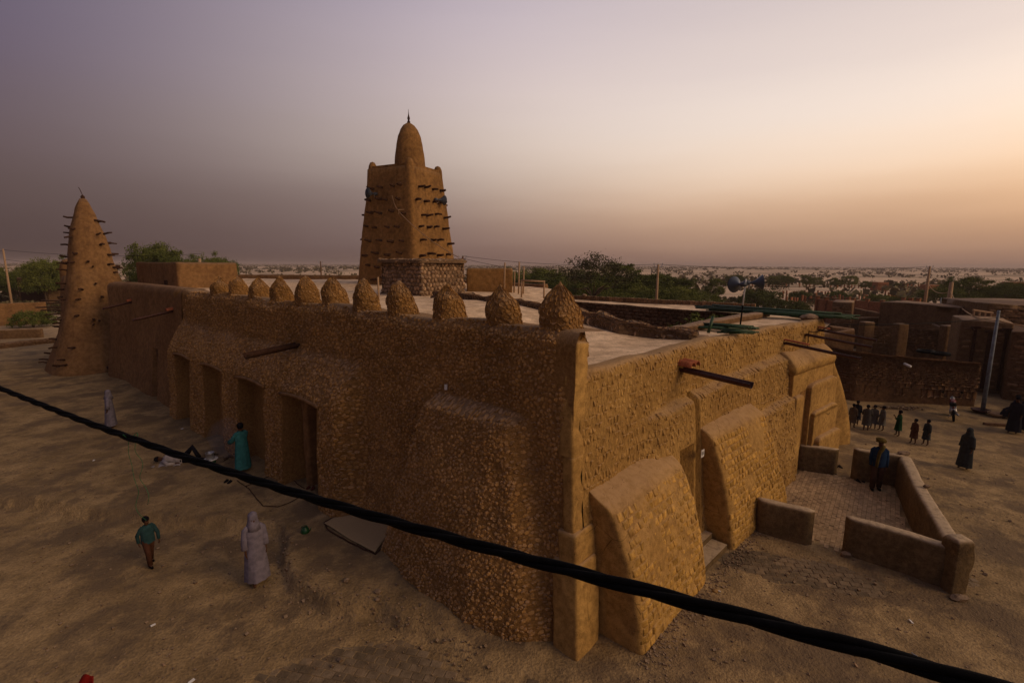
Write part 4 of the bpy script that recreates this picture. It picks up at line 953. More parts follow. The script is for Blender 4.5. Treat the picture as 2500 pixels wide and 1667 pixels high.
# plate with a number on it beside the right wall's door, and the loose tile fixed to the ledge
q = Rpos(np.array([4.80]), .62, 2.62)[0]; e1 = Rpos(np.array([5.0]), .62, 2.62)[0]-q; e1 /= np.linalg.norm(e1); nn_ = np.array([e1[1], -e1[0], 0])
pl = thing_part('sign', mosque, q)
mb = MB(); mb.box(q, (.17, .012, .20), math.atan2(e1[1], e1[0])); mb.build('plate', M['white'], None)
plo = bpy.data.objects[-1] if False else None
for o in list(C.objects):
    if o.name.startswith('plate') and o.parent is None:
        o.data.transform(Matrix.Translation(-Vector(mosque.location)-Vector(pl.location))); o.parent = pl
def text_obj(txt, size, mat, loc, e, name='lettering', parent=None):
    cu = bpy.data.curves.new(name, 'FONT'); cu.body = txt; cu.size = size; cu.extrude = .002; cu.align_x = 'CENTER'; cu.align_y = 'CENTER'
    tmp = bpy.data.objects.new('tmp', cu); C.objects.link(tmp); bpy.context.view_layer.update()
    me = bpy.data.meshes.new_from_object(tmp.evaluated_get(bpy.context.evaluated_depsgraph_get())); bpy.data.objects.remove(tmp)
    ex = Vector([float(k) for k in e]); ez = Vector((0, 0, 1)); ey = ex.cross(ez); Mx = Matrix((( ex.x, ez.x, ey.x), (ex.y, ez.y, ey.y), (ex.z, ez.z, ey.z)))
    me.transform(Mx.to_4x4()); me.transform(Matrix.Translation(Vector([float(k) for k in loc]))); me.materials.clear(); me.materials.append(M[mat])
    o = bpy.data.objects.new(name, me); C.objects.link(o)
    if parent:
        o.parent = parent; me.transform(Matrix.Translation(-Vector(mosque.location)-Vector(parent.location)))
    return o
text_obj('01', .13, 'blackcloth', q+nn_*.009+np.array([0, 0, .0]), e1, 'lettering', pl)
q0 = q-nn_*.35+np.array([0, 0, -.9])
# ------------------------------------------------------------------ loudspeaker mast and bamboo / pipe piles on the roof
mast = thing('speaker_mast', 'thin mast, white above and black below, standing on the right roof', 'mast', (7.84, 16.52, 5.25))
mb = MB(); mb.tube([(7.84, 16.52, 5.2), (7.88, 16.52, 6.05)], .028, 8); mb.build('lower_pole', M['black'], mast, True)
mb = MB(); mb.tube([(7.88, 16.52, 6.05), (7.92, 16.52, 6.95)], .025, 8); mb.build('upper_pole', M['white'], mast, True)
horn_speaker('loudspeaker', 'blue grey horn loudspeaker seen from behind on the left of the roof mast', (7.80, 16.6, 6.76), (-.28, .95, -.05), 'horn loudspeakers', .28, .32)
horn_speaker('loudspeaker', 'blue grey horn loudspeaker facing right on the roof mast', (8.06, 16.55, 6.82), (1, -.22, .05), 'horn loudspeakers', .27, .40)
def pile(label, c, ang, n, L_, spread, zb, r, hgt, jitter=.12):
    t = thing('pipe_pile', label, 'pipes', (c[0], c[1], zb), 0, 'piles of green pipes on the roof')
    for i in range(n):
        a = ang+random.uniform(-jitter, jitter); d = np.array([math.cos(a), math.sin(a), 0]); l = L_*random.uniform(.75, 1.1); o = random.uniform(-spread, spread)
        p = np.array([c[0], c[1], zb+.02+r+hgt*random.random()*(1-abs(o)/spread*.6)])+np.array([-math.sin(ang), math.cos(ang), 0])*o+d*random.uniform(-.25, .25)
        mb = MB(); mb.tube([p-d*l/2-np.array([0, 0, random.uniform(0, .03)]), p, p+d*l/2], r*random.uniform(.7, 1.15), 6); mb.build('pipe', M['green'], t, True)
pa_ = (G(1640, 709, 5.45)+G(1905, 722, 5.5))/2; dd = G(1905, 722, 5.5)-G(1640, 706, 5.45)
pile('long pile of dark green pipes lying along the far edge of the right roof', (pa_[0], pa_[1]), math.atan2(dd[1], dd[0]), 34, 5.6, .42, 5.33, .035, .26, .05)
pile('scattered green pipes lying crosswise around the foot of the loudspeaker mast', (7.0, 16.2), math.atan2(-.55, 1), 18, 1.9, .55, 5.26, .032, .16, .5)
pile('small bundle of green pipes resting on the edge of the right wall', (6.85, 14.55), math.atan2(-.35, 1), 12, .85, .14, 5.34, .03, .12, .15)
mb = MB(); mb.tube([(6.35, 15.5, 5.25), (6.55, 15.7, 5.75)], .05, 6); tag(mb.build('leaning_pipe', M['green'], None, True), 'short green pipe sticking up out of the scattered pipes', 'pipe')
# ------------------------------------------------------------------ low walls of the forecourt
def low_wall(label, pts, w, h, nsing, seed, cap='lowwall', bricks=True):
    t = thing('low_wall', label, 'wall', (pts[0][0], pts[0][1], gz1(pts[0][0], pts[0][1])), 0, 'low walls of the forecourt')
    pp = []
    for (a, b) in zip(pts[:-1], pts[1:]):
        for k in np.linspace(0, 1, 6)[:-1]: q = np.array(a[:2])*(1-k)+np.array(b[:2])*k; pp.append((q[0], q[1], gz1(q[0], q[1])-.05))
    pp.append((pts[-1][0], pts[-1][1], gz1(pts[-1][0], pts[-1][1])-.05))
    rim('body', pp, w, h, ('lowwall', 'lowwall'), t, seed, None, taper=.95, nsing=nsing, lh=.010, amp=.03, lname='brick')
    return t
low_wall('low wall stub with a crumbled end beside the second buttress', [(6.95, 12.78), (8.1, 12.02)], .34, 1.0, 50, 601)
low_wall('near section of low wall with a bright dusty top and a raised corner', [(8.72, 11.72), (10.25, 10.35)], .36, 1.05, 60, 602)
low_wall('long low wall running back from the raised corner to the street', [(10.35, 10.45), (11.9, 13.2), (13.35, 15.6)], .42, 1.12, 70, 603)
low_wall('back section of low wall behind the man in the turban', [(12.0, 16.15), (13.3, 15.55)], .34, 1.15, 40, 604)
low_wall('plain low wall joined to the stepped mosque corner', [(10.5, 17.0), (11.72, 16.5)], .34, 1.0, 40, 605)
crn = thing('wall_pier', 'squat rough pier topping the near corner of the low wall', 'pier', (10.25, 10.35, 0)); box_frame(Wld, 10.06, 10.5, 10.02, 10.45, -.1, 1.28, 'block', 'lowwall', crn, seed=606, r=.04, bulge=.05)
def rock(label, x, y, s, mat='stone', name='stone', group=None, z=None):
    me = MB(); r_ = np.random.default_rng(int(abs(x*1000+y*37))); 
    bm = bmesh.new(); bmesh.ops.create_icosphere(bm, subdivisions=2, radius=1); V = np.array([v.co[:] for v in bm.verts]); F = [[v.index for v in f.verts] for f in bm.faces]; bm.free()
    k = 1+vnoise(V+x, 1.3, 5)*.3+vnoise(V+x, 3, 6)*.12; V = V*k[:, None]*np.array(s)+np.array([x, y, (gz1(x, y) if z is None else z)+s[2]*.6])
    return tag(mobj(name, V, F, M[mat], None, False), label, 'stone', group)
rock('pale rounded stone at the foot of the low wall by the gap', 8.62, 11.45, (.13, .10, .09))
rock('broken stones under the near corner of the low wall', 10.1, 9.85, (.2, .12, .08), 'mortar')
rock('pale brick lying on the back corner of the low wall', 13.35, 15.65, (.2, .12, .07), 'stone', z=1.1)
rock('small dark block set on the long low wall', 12.05, 13.2, (.11, .06, .05), 'mortar', z=1.08)
rock('small yellowish stone beside the first buttress', *G(1643, 1357)[:2], (.07, .05, .04), 'brick')
rock('pinkish stone on the sand before the corner', *G(868, 1402)[:2], (.06, .05, .04), 'stone')
rock('round brown stone on the sand terrace', *G(797, 1341, .2)[:2], (.07, .07, .06), 'mortar')
rock('pale lump on the sand terrace below the mat', *G(868, 1365, .2)[:2], (.09, .07, .04), 'stone')
rock('stone set on the block parapet of the far gallery', 4.35, 29.2, (.16, .12, .12), 'stone', z=5.5)
rock('dark stone on the far end of the right roof', 11.7, 18.9, (.35, .25, .16), 'mudwall', z=5.3)
# forecourt paving
def court_paving():
    quad = [(6.3, 13.3), (9.0, 11.4), (11.9, 15.6), (10.0, 17.8)]; o = np.array([8.62, 11.6]); e1 = np.array([.62, .785]); e2 = np.array([-.785, .62]); w, h = .28, .115
    import itertools
    st = MB(); T = []; n = 0; lst = []
    poly = [(8.75, 11.55), (10.25, 10.75), (11.6, 13.3), (13.0, 15.4), (12.0, 16.0), (10.9, 16.95), (8.6, 15.0), (7.0, 13.1), (8.15, 12.2)]
    def inside(p):
        c = False
        for q in range(len(poly)):
            a, b = poly[q-1], poly[q]
            if (a[1] > p[1]) != (b[1] > p[1]) and p[0] < (b[0]-a[0])*(p[1]-a[1])/(b[1]-a[1])+a[0]: c = not c
        return c
    for i in range(-4, 26):
        for j in range(-24, 46):
            p = o+e1*((i+.5*(j % 2))*w)+e2*(j*h)
            if inside(p): lst.append((np.hypot(*p), p[0], p[1]))
    lst.sort()
    ang = math.atan2(e1[1], e1[0]); par_ = ground
    for k, (d, x, y) in enumerate(lst):
        z = gz1(x, y)+.020+random.uniform(-.004, .004)-.022*max(0, vnoise(np.array([[x, y, 0.]]), 1.1, 91)[0]-.25)
        q = MB(); q.box((0, 0, -.03), (w-.012, h-.010, .06), ang)
        v = [(a+x, b+y, c+z) for a, b, c in q.v]
        if k < 0: pass
        st.add(v, q.f); T += [random.random()]*8
    tag(st.build('court_paver', M['court'], ground, tint=T), kind='stuff')
court_paving()
# ------------------------------------------------------------------ neighbourhood
def prism(name, poly, z0, z1, mat, parent, seed=0, amp=.05, r=.08, res=.35, k_in=.1):
    """upright block on a polygon footprint (counter-clockwise), slightly uneven with soft edges"""
    poly = [np.array(p[:2], float) for p in poly]; pts = []
    ar = sum(poly[i][0]*poly[(i+1) % len(poly)][1]-poly[(i+1) % len(poly)][0]*poly[i][1] for i in range(len(poly)))
    if ar < 0: poly = poly[::-1]
    for t in range(len(poly)):
        p0, p1, p2 = poly[t-1], poly[t], poly[(t+1) % len(poly)]
        l0, l2 = np.linalg.norm(p0-p1), np.linalg.norm(p2-p1); rr = min(r, l0*.4, l2*.4)
        a0 = p1+(p0-p1)/l0*rr; a1 = p1+(p2-p1)/l2*rr
        for q in (0, .5, 1): pts.append((1-q)**2*a0+2*q*(1-q)*p1+q*q*a1)
        kk = int(l2/res)
        for q in range(1, kk): pts.append(a1+(p2-p1)*q/kk*(1-2*rr/l2))
    pts = np.array(pts+[pts[0]]); cen = pts.mean(0)
    zs = np.unique(np.round(np.concatenate([np.arange(z0, z1-.08, res), [z1-.08, z1-.03, z1]]), 4)); S = max(.3, np.linalg.norm(pts-cen, axis=1).mean())
    def fn(u, v):
        q = pts[u.astype(int)]; k = 1-min(.1, .06/S)*np.clip((v-(z1-.08))/.08, 0, 1)**2; q = cen+(q-cen)*k[:, None]; P = np.stack([q[:, 0], q[:, 1], v], 1); d = q-cen; d /= np.maximum(np.linalg.norm(d, axis=1, keepdims=True), 1e-6)
        w = fbm(P, .8, 3, seed)*amp; return np.stack([q[:, 0]+d[:, 0]*w, q[:, 1]+d[:, 1]*w, v+fbm(P, .7, 2, seed+1)*amp*1.2*(v > z1-.1)], 1)
    P, F = grid(fn, np.arange(len(pts)).astype(float), zs); n = len(zs); F = F.tolist(); F.append([k*n+n-1 for k in range(len(pts)-1)])
    return mobj(name, P, F, M[mat], parent)
def wall_thing(label, pts, h, w, mat, seed, lump=None, nsing=0, group='mud compound walls of the quarter', amp=.06):
    x, y = pts[0][:2]; t = thing('mud_wall', label, 'wall', (x, y, gz1(x, y)), 0, group)
    pp = []
    for a, b in zip(pts[:-1], pts[1:]):
        for k in np.linspace(0, 1, 5)[:-1]: q = np.array(a[:2])*(1-k)+np.array(b[:2])*k; pp.append((q[0], q[1], gz1(*q)-.1))
    pp.append((pts[-1][0], pts[-1][1], gz1(*pts[-1][:2])-.1)); hs = np.interp(np.linspace(0, 1, len(pp)), np.linspace(0, 1, len(pts)), h if hasattr(h, '__len__') else [h]*len(pts))
    rim('body', pp, w, hs, (mat, mat), t, seed, lump, taper=.9, nsing=nsing, lh=.02, amp=amp, lname='brick'); return t
def T(px, py, z): return G(px, py, z)[:2]
cwa = wall_thing('long dark brick compound wall with a dusty top behind the parked motorcycle', [(15.6, 33.5), (17.6, 28.6), (19.05, 26.35), (21.5, 25.9), (24.9, 25.25)], [3.2, 2.95, 2.8, 2.6, 2.4], .5, 'darkwall', 701, (.3, .11, 'brick'), 280)
for k, (px, py) in enumerate(((2080, 837), (2225, 848))):
    q = at_y(px, py, 25.55); mb = MB(); mb.tube([q+np.array([0, .1, .02]), q+np.array([.05, -.28, -.06])], .07, 10); mb.build('drain_pipe', M['white'], cwa, True)
for k, (px, py) in enumerate(((2127, 806), (2160, 811))):
    q = np.array([*T(px, py+3, 2.6), 2.58]); t = thing('basin', ['dark tyre like basin lying on the compound wall, left of two', 'dark tyre like basin lying on the compound wall, right of two'][k], 'basin', q)
    mb = MB(); mb.lathe([(.18, 0), (.42, 0), (.46, .07), (.40, .15), (.30, .15), (.26, .06), (.18, .04)], q, 18); mb.build('ring', M['black'], t, True)
wall_thing('back wall of the compound with three square piers along its top', [T(1975, 746, 2.9), T(2085, 750, 2.9), T(2186, 757, 2.9)], 2.9, .4, 'mudwall', 702, (.5, .18, 'brick'))
prs = []
for k, px in enumerate((1990, 2068, 2178)):
    q = T(px, 747+k*4, 3.0); prs.append(prism('pier', [(q[0]-.4, q[1]-.35), (q[0]+.4, q[1]-.35), (q[0]+.4, q[1]+.3), (q[0]-.4, q[1]+.3)], 0, 3.25, 'mudwall', None, 710+k, .03)); tag(prs[-1], ['square mud pier at the left end of the compound back wall', 'square mud pier in the middle of the compound back wall', 'square mud pier at the right end of the compound back wall'][k], 'pier', 'piers of the compound back wall')
wall_thing('rough dark wall behind the compound, its crest uneven', [T(1950, 727, 2.9), T(2040, 725, 2.9), T(2117, 730, 2.9)], 2.9, .5, 'darkwall', 703)
wall_thing('wall with a pale dusty crest slanting down towards the street', [T(2117, 731, 2.9), T(2150, 742, 2.9), T(2190, 757, 2.8)], [2.9, 2.9, 2.7], .4, 'mudwall', 704)
wall_thing('broken dark wall falling away beside the far mosque corner', [T(1903, 744, 3.3), T(1960, 752, 3.1), (19.6, 33.0), (20.6, 30.5)], [3.3, 3.1, 2.6, 1.2], .6, 'darkwall', 705)
wall_thing('far dark garden wall behind the square tan outbuilding', [T(1964, 706, 2.8), T(2056, 722, 2.4)], [2.8, 2.4], .5, 'darkwall', 706)
def block_house(name, label, cat, a, b, zt, depth, mat, seed, parts=()):
    a, b = np.array(a), np.array(b); d = (b-a)/np.linalg.norm(b-a); nn = np.array([-d[1], d[0]]); t = thing(name, label, cat, (a[0], a[1], gz1(*a)))
    prism('wall', [a, b, b+nn*depth, a+nn*depth], -.3, zt, mat, t, seed, .06, .1, .5)
    L_ = np.linalg.norm(b-a)
    if L_ < 30 and depth > 2.9 and a[1] < 60:
        f_ = lambda u, v: np.stack([a[0]+d[0]*u+nn[0]*-.01, a[1]+d[1]*u-nn[1]*.01, v], 1)
        emit(lumps(f_, .1, L_-.1, .1, zt-.25, .42, .17, 'brick', mask=lambda u, v: ~np.any([(abs(u-L_*q[0]) < q[2]/2+.15) & (v > q[1]-.1) & (v < q[1]+q[3]+.2) for q in parts] or [np.zeros(len(u), bool)], axis=0), h=.022, gap=.02, seed=seed, rough=.4, skip=.12, hv=.8), M[mat], t, 'brick')
        for q_ in range(int(L_/1.1)):
            c = a+d*(.6+q_*1.1+random.uniform(-.15, .15)); mb = MB(); mb.tube([(c[0], c[1], zt-.45), (c[0]-nn[0]*.45, c[1]-nn[1]*.45, zt-.45+random.uniform(-.05, .05))], .05, 6); mb.build('beam', M['darkwood'], t, True)
    for (u, v0, w_, h_, m_, nme) in parts:
        c = a+d*L_*u-nn*.02; mb = MB(); mb.box((c[0], c[1], v0+h_/2), (w_, .14, h_), math.atan2(d[1], d[0])); mb.build(nme, M[m_], t)
        mb = MB(); mb.box((c[0]-nn[0]*.06, c[1]-nn[1]*.06, v0+h_+.05), (w_+.3, .16, .1), math.atan2(d[1], d[0])); mb.build('lintel', M['darkwood'], t)
    return t
block_house('outbuilding', 'square tan outbuilding just beyond the far corner of the mosque', 'building', T(1912, 693, 4.2), T(1959, 695, 4.2), 4.2, 3, 'mudwall', 720, [(.5, .9, .5, .5, 'darkwood', 'window')])
block_house('house', 'large flat roofed tan house at the right edge beyond the lamp post', 'house', T(2270, 697, 4.8), (42.5, 31.5), 4.8, 7, 'mudwall', 721, [(.25, 1.2, .8, 1.0, 'darkwood', 'window'), (.6, 0, 1.0, 2.1, 'darkwood', 'door')])
block_house('house', 'lower brown house left of the large tan house', 'house', T(2205, 705, 4.3), T(2262, 703, 4.3), 4.3, 6, 'mudwall', 722, [(.5, 1.3, .7, .8, 'darkwood', 'window')])
h3 = block_house('house', 'dark doorway house facing the street right of the lamp post', 'house', (27.7, 26.5), (33.4, 21.5), 3.9, 5, 'darkwall', 723, [(.18, 0, .8, 2.3, 'darkwood', 'door'), (.42, 0, .75, 2.2, 'darkwood', 'door'), (.66, 1.3, .7, .8, 'darkwood', 'window')])
h4 = block_house('house', 'narrow house with dark uprights between the compound wall and the lamp post', 'house', (27.0, 28.9), (28.8, 27.6), 4.2, 4, 'mudwall', 724, [(.3, .2, .14, 3.6, 'darkwood', 'upright'), (.6, .2, .2, 3.4, 'darkwood', 'upright'), (.9, .2, .14, 3.6, 'darkwood', 'upright')])
bf = thing('board_frame', 'open wooden frame with square openings above the street beside the lamp post', 'frame', (25.6, 27.9, 4.4))
fq = [at_y(px, py, 31) for px, py in ((2238, 712), (2251, 714), (2264, 716), (2277, 719))]
for q in fq:
    mb = MB(); mb.tube([(q[0], q[1], q[2]-1.15), (q[0], q[1], q[2])], .06, 6); mb.build('post', M['palewood'], bf)
for dz in (0, -.95):
    mb = MB(); mb.tube([fq[0]+np.array([-.1, 0, dz]), fq[3]+np.array([.1, 0, dz])], .06, 6); mb.build('rail', M['palewood'], bf)
# brick garden walls with piers (reddish)
def pier_wall(label, a, b, h, n, seed, zcap=.25):
    a, b = np.array(a), np.array(b); t = thing('pier_wall', label, 'wall', (a[0], a[1], gz1(*a)), 0, 'red brick walls with piers'); d = (b-a)/np.linalg.norm(b-a); nn = np.array([-d[1], d[0]])
    prism('panel', [a, b, b+nn*.2, a+nn*.2], -.3, h, 'redwall', t, seed, .02)
    for i in range(n):
        c = a+(b-a)*i/(n-1); z = gz1(*c); mb = MB(); mb.box((c[0], c[1], z+(h+zcap)/2), (.42, .42, h+zcap), math.atan2(d[1], d[0])); mb.build('pier', M['redwall'], t)
        mb = MB(); mb.box((c[0], c[1], z+h+zcap+.04), (.56, .56, .1), math.atan2(d[1], d[0])); mb.build('cap', M['mudwall'], t)
pier_wall('red brick wall with capped piers seen over the far roof edge', T(1878, 686, 3.0), T(1920, 692, 3.0), 3.0, 3, 730)
pier_wall('long red brick garden wall with capped piers beyond the compound', T(1960, 690, 2.4), T(2140, 698, 2.6), 2.4, 6, 731)
pier_wall('short red brick wall standing left of the tall wooden pole', T(2075, 688, 2.6), T(2110, 690, 2.6), 2.6, 3, 732)
# small far huts among the scrub
for k, (px, py, w_, h_) in enumerate([(2027, 668, 3.5, 2.6), (2143, 672, 3, 2.2), (2345, 672, 6, 3.0), (1866, 690, 3, 1.6)]):
    q = G(px, py)[:2]; block_house('hut', ['tiny square hut among bushes on the plain, leftmost', 'tiny square hut on the plain left of the wooden pole', 'brown hut at the right edge behind the large green tree', 'low hut just beyond the pipe pile'][k], 'hut', (q[0]-w_/2, q[1]), (q[0]+w_/2, q[1]), h_, 3, 'redwall', 740+k)
# left side: compound walls, sheds
def GL(px, py, z=0): return G(px, py, z)[:2]
wall_thing('brown compound wall at the far left behind the conical tower', [GL(-120, 752), GL(0, 748), GL(112, 742)], 2.7, .4, 'smooth', 751, None, group='walls at the left edge')
wall_thing('low pale mud wall in front of the left compound wall', [GL(-60, 776, .2), GL(100, 770, .2)], [1.0, 1.0], .4, 'mudwall', 752, None, group='walls at the left edge')
wall_thing('low dark wall of rough stones across the sand at the far left', [GL(-90, 806), GL(0, 800), GL(128, 786)], .5, .8, 'darkwall', 753, (.4, .25, 'voronoi'), group='walls at the left edge')
block_house('shed', 'shed with an open dark front beyond the left compound wall', 'shed', at_y(40, 650, 75)[:2], at_y(108, 650, 75)[:2], 5.0, 5, 'mudwall', 755, [(.4, 1.5, 3, 2.2, 'darkwood', 'opening'), (.8, 1.2, 1, 2.0, 'darkwood', 'door')])
# ------------------------------------------------------------------ poles and wires
def pole(label, x, y, z, r, mat, arms=True, lean=0):
    t = thing('utility_pole', label, 'pole', (x, y, gz1(x, y)), 0, 'utility poles'); mb = MB(); mb.tube([(x, y, gz1(x, y)-.1), (x+lean*.5, y, z*.5), (x+lean, y, z)], [r*1.25, r*1.1, r*.8], 8); mb.build('shaft', M[mat], t, True)
    if arms:
        mb = MB(); mb.tube([(x+lean-.45, y, z-.05), (x+lean-.3, y, z-.3), (x+lean+.3, y, z-.3), (x+lean+.45, y, z-.05)], .035, 5); mb.build('crossarm', M['steel'], t)
        for dx in (-.45, 0, .45):
            mb = MB(); mb.lathe([(.0, -.08), (.05, -.06), (.06, 0), (.03, .05), (.05, .09), (0, .12)], (x+lean+dx, y, z+.03), 7); mb.build('insulator', M['steel'], t, True)
    return np.array([x+lean, y, z])
def pole_px(label, px, ptop, d, r, mat, arms=True, lean=0):
    q = at_y(px, ptop, d); return pole(label, q[0], q[1], q[2], r, mat, arms, lean)
p1 = pole_px('wooden utility pole at the far left edge', 7, 572, 62, .11, 'palewood', False)
p2 = pole_px('thin pole with a crossarm between two pinnacles on the plain', 736, 600, 95, .14, 'wood')
p3 = pole_px('utility pole with forked arms just right of the minaret', 1063, 588, 60, .13, 'wood')
p4 = pole_px('pale utility pole standing in front of the green grove', 1512, 607, 52, .14, 'palewood')
p5 = pole_px('tall wooden utility pole on the plain at the right', 2136, 612, 70, .17, 'palewood', lean=.0)
p6 = pole_px('shorter stout wooden pole right of the tall one', 2186, 648, 48, .2, 'palewood', False)
p7 = pole('grey blue lamp post at the corner of the dark compound wall', 24.2, 24.0, 5.25, .075, 'lead', False, 0)
p8 = pole_px('thin steel post left of the stout wooden pole', 2162, 684, 50, .06, 'lead', False)
p9 = pole_px('second thin steel post left of the stout wooden pole', 2170, 686, 49, .05, 'lead', False)
pb1 = pole_px('pale squared post standing behind the roof near the dark trees', 458, 594, 60, .2, 'palewood', False)
rope('cable', 'pale sagging cable strung from the tall pole over the lamp post to the right edge', 'cable', [p5-np.array([0, 0, 2.3]), p6-np.array([0, 0, .9]), p7-np.array([0, 0, .5]), np.array([34, 20, 4.9])], .035, 'palewood', .7)
wA = Rpos(np.array([13.3]), .1, 5.0)[0]
rope('wire', 'thin black wire running from the mosque spout to the lamp post', 'wire', [wA, wA+np.array([.7, -.1, .28]), p7-np.array([0, 0, .35]), np.array([36, 18.5, 5.6])], .016, 'black', .12)
rope('wire', 'short black wire hanging down beside the middle spout', 'wire', [wA, wA+np.array([.0, -.02, -1.0])], .014, 'black', 0)
rope('wire', 'distant power lines crossing the grove, upper strand', 'wire', [p3, p4, p5], .02, 'black', .5)
rope('wire', 'distant power line sagging below the upper strand', 'wire', [p3-np.array([0, 0, .3]), p4-np.array([0, 0, 1.9]), p5-np.array([0, 0, 2.2])], .022, 'black', .6)
rope('wire', 'power line running off left from the leftmost pole', 'wire', [p1-np.array([0, 0, .2]), np.array([-80, 60, 8.2])], .02, 'black', .4)
rope('wire', 'power line between the leftmost pole and the conical tower', 'wire', [p1-np.array([0, 0, .1]), np.array([-38, 60, 8.5])], .018, 'black', .5)
rope('wire', 'lower power line between the leftmost pole and the trees', 'wire', [p1-np.array([0, 0, 1.3]), np.array([-40, 60, 6.8])], .018, 'black', .5)

# ------------------------------------------------------------------ trees
def leaf_cloud(n_clump, per, ext, leaf, seed, flat=1.0, holes=.0, low=-.2):
    r_ = np.random.default_rng(seed); V = []; T_ = []; i = 0; cl = []
    while len(cl) < n_clump:
        p = r_.normal(size=3); p /= np.linalg.norm(p); rad = r_.uniform(.45, 1.0)**.6; p = p*rad
        if p[2] < low-.3: continue
        k = 1+.45*vnoise(np.array([p]), 1.7, seed)[0]; cl.append(p*k*np.array(ext))
    for c in cl:
        cs = r_.uniform(.10, .26)*min(ext[0], ext[1]); tc = r_.uniform(0, 1)
        q = r_.normal(size=(per, 3))*.55*cs*np.array([1, 1, .6*flat]); q = q+c
        a = r_.normal(size=(per, 3)); a /= np.linalg.norm(a, axis=1, keepdims=True); b = np.cross(a, r_.normal(size=(per, 3))); b /= np.linalg.norm(b, axis=1, keepdims=True)
        l = leaf*r_.uniform(.6, 1.4, (per, 1))
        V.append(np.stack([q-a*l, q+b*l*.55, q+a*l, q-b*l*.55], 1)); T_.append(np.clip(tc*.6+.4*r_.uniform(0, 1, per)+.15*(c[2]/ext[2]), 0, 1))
    V = np.concatenate(V).reshape(-1, 3); T_ = np.repeat(np.concatenate(T_), 4); F = np.arange(len(V)).reshape(-1, 4); return V, F, T_
def mesh_data(name, V, F, mat, T_=None):
    o = mobj(name, V, F, M[mat], None, False, T_); me = o.data; bpy.data.objects.remove(o); return me
def trunk_mesh(h, r, ext, seed):
    r_ = random.Random(seed); mb = MB(); lean = r_.uniform(-.3, .3)
    mb.tube([(0, 0, -.3), (lean*.3, 0, h*.3), (lean, .1, h*.6)], [r*1.3, r, r*.7], 8)
    for k in range(6):
        a = 2*PI*k/6+r_.uniform(-.4, .4); e = (lean+math.cos(a)*ext[0]*.6, math.sin(a)*ext[1]*.6, h*.6+ext[2]*r_.uniform(.3, .9)); mb.tube([(lean, .1, h*.55), (lean+math.cos(a)*ext[0]*.25, math.sin(a)*ext[1]*.25, h*.6+ext[2]*.35), e], [r*.55, r*.35, r*.12], 6)
    me = bpy.data.meshes.new('trunk'); me.from_pydata(mb.v, [], mb.f); me.materials.append(M['bark']); return me
PROTO = []
for k, (ext, zc, leaf, mat, nc, per) in enumerate([((3.0, 2.8, 2.1), 3.6, .085, 'leaf', 150, 110), ((3.6, 3.2, 1.7), 3.3, .085, 'leaf', 160, 110), ((2.3, 2.2, 2.3), 3.5, .08, 'leaf', 120, 110), ((2.8, 2.6, 1.3), 3.6, .07, 'leafdry', 60, 70), ((2.4, 2.3, 1.3), 1.2, .08, 'leaf', 110, 100)]):
    V, F, T_ = leaf_cloud(nc, per, ext, leaf, 900+k); V[:, 2] += zc
    PROTO.append((mesh_data('crown', V, F, mat, T_), trunk_mesh(zc, .16, ext, 950+k)))
def tree(x, y, k, sc, label, group, name='tree', zs=1.0, cat='tree'):
    z = gz1(x, y); t = thing(name, label, cat, (x, y, z), random.uniform(0, 6.28), group); t.scale = (sc, sc, sc*zs)
    for nme, me in zip(('crown', 'trunk'), PROTO[k]):
        o = bpy.data.objects.new(nme, me); C.objects.link(o); o.parent = t
    return t
R2 = random.Random(5)
# the grove beyond the mosque
gr = []
for row, (d, n, x0, x1) in enumerate([(57, 8, 1330, 1650), (66, 9, 1170, 1640), (76, 9, 1180, 1600), (88, 8, 1165, 1560)]):
    for i in range(n):
        px = x0+(x1-x0)*(i+.5)/n+R2.uniform(-12, 12); q = at_y(px, 640, d+R2.uniform(-4, 4)); topz = {0: 3.7, 1: 4.7, 2: 5.5, 3: 5.9}[row]*R2.uniform(.85, 1.12)*(1-.22*max(0, (px-1540)/100))
        gr.append((q[0], q[1], topz, px))
names_pos = ['at the left end', 'near the left end', 'left of centre', 'near the middle', 'right of centre', 'near the right end', 'at the right end']
ordn = ['first', 'second', 'third', 'fourth', 'fifth', 'sixth', 'seventh', 'eighth', 'ninth']
rowname = ['front row of the grove', 'second row of the grove', 'third row of the grove', 'back row of the grove']
for i, (x, y, tz, px) in enumerate(gr):
    row = 0 if i < 8 else 1 if i < 17 else 2 if i < 26 else 3; k = R2.choice([0, 1, 2, 0, 1]); tall = {0: 5.6, 1: 4.9, 2: 5.7}[k]
    idx = i-(0, 8, 17, 26)[row]; lab = ('broad green tree', 'spreading green tree', 'upright green tree')[k]+', '+ordn[idx]+' from the left in the '+rowname[row]
    tree(x, y, k, tz/tall, lab, 'trees of the green grove')
tree(*at_y(1132, 640, 80)[:2], 2, 1.15, 'dark rounded tree standing alone left of the grove', None)
q = at_y(1360, 620, 58); t = tree(q[0], q[1], 3, 1.5, 'thin airy tree rising above the grove canopy', None, zs=1.15)
tree(*at_y(1430, 640, 70)[:2], 2, 1.22, 'narrow pointed tree rising from the grove', None, zs=1.1)
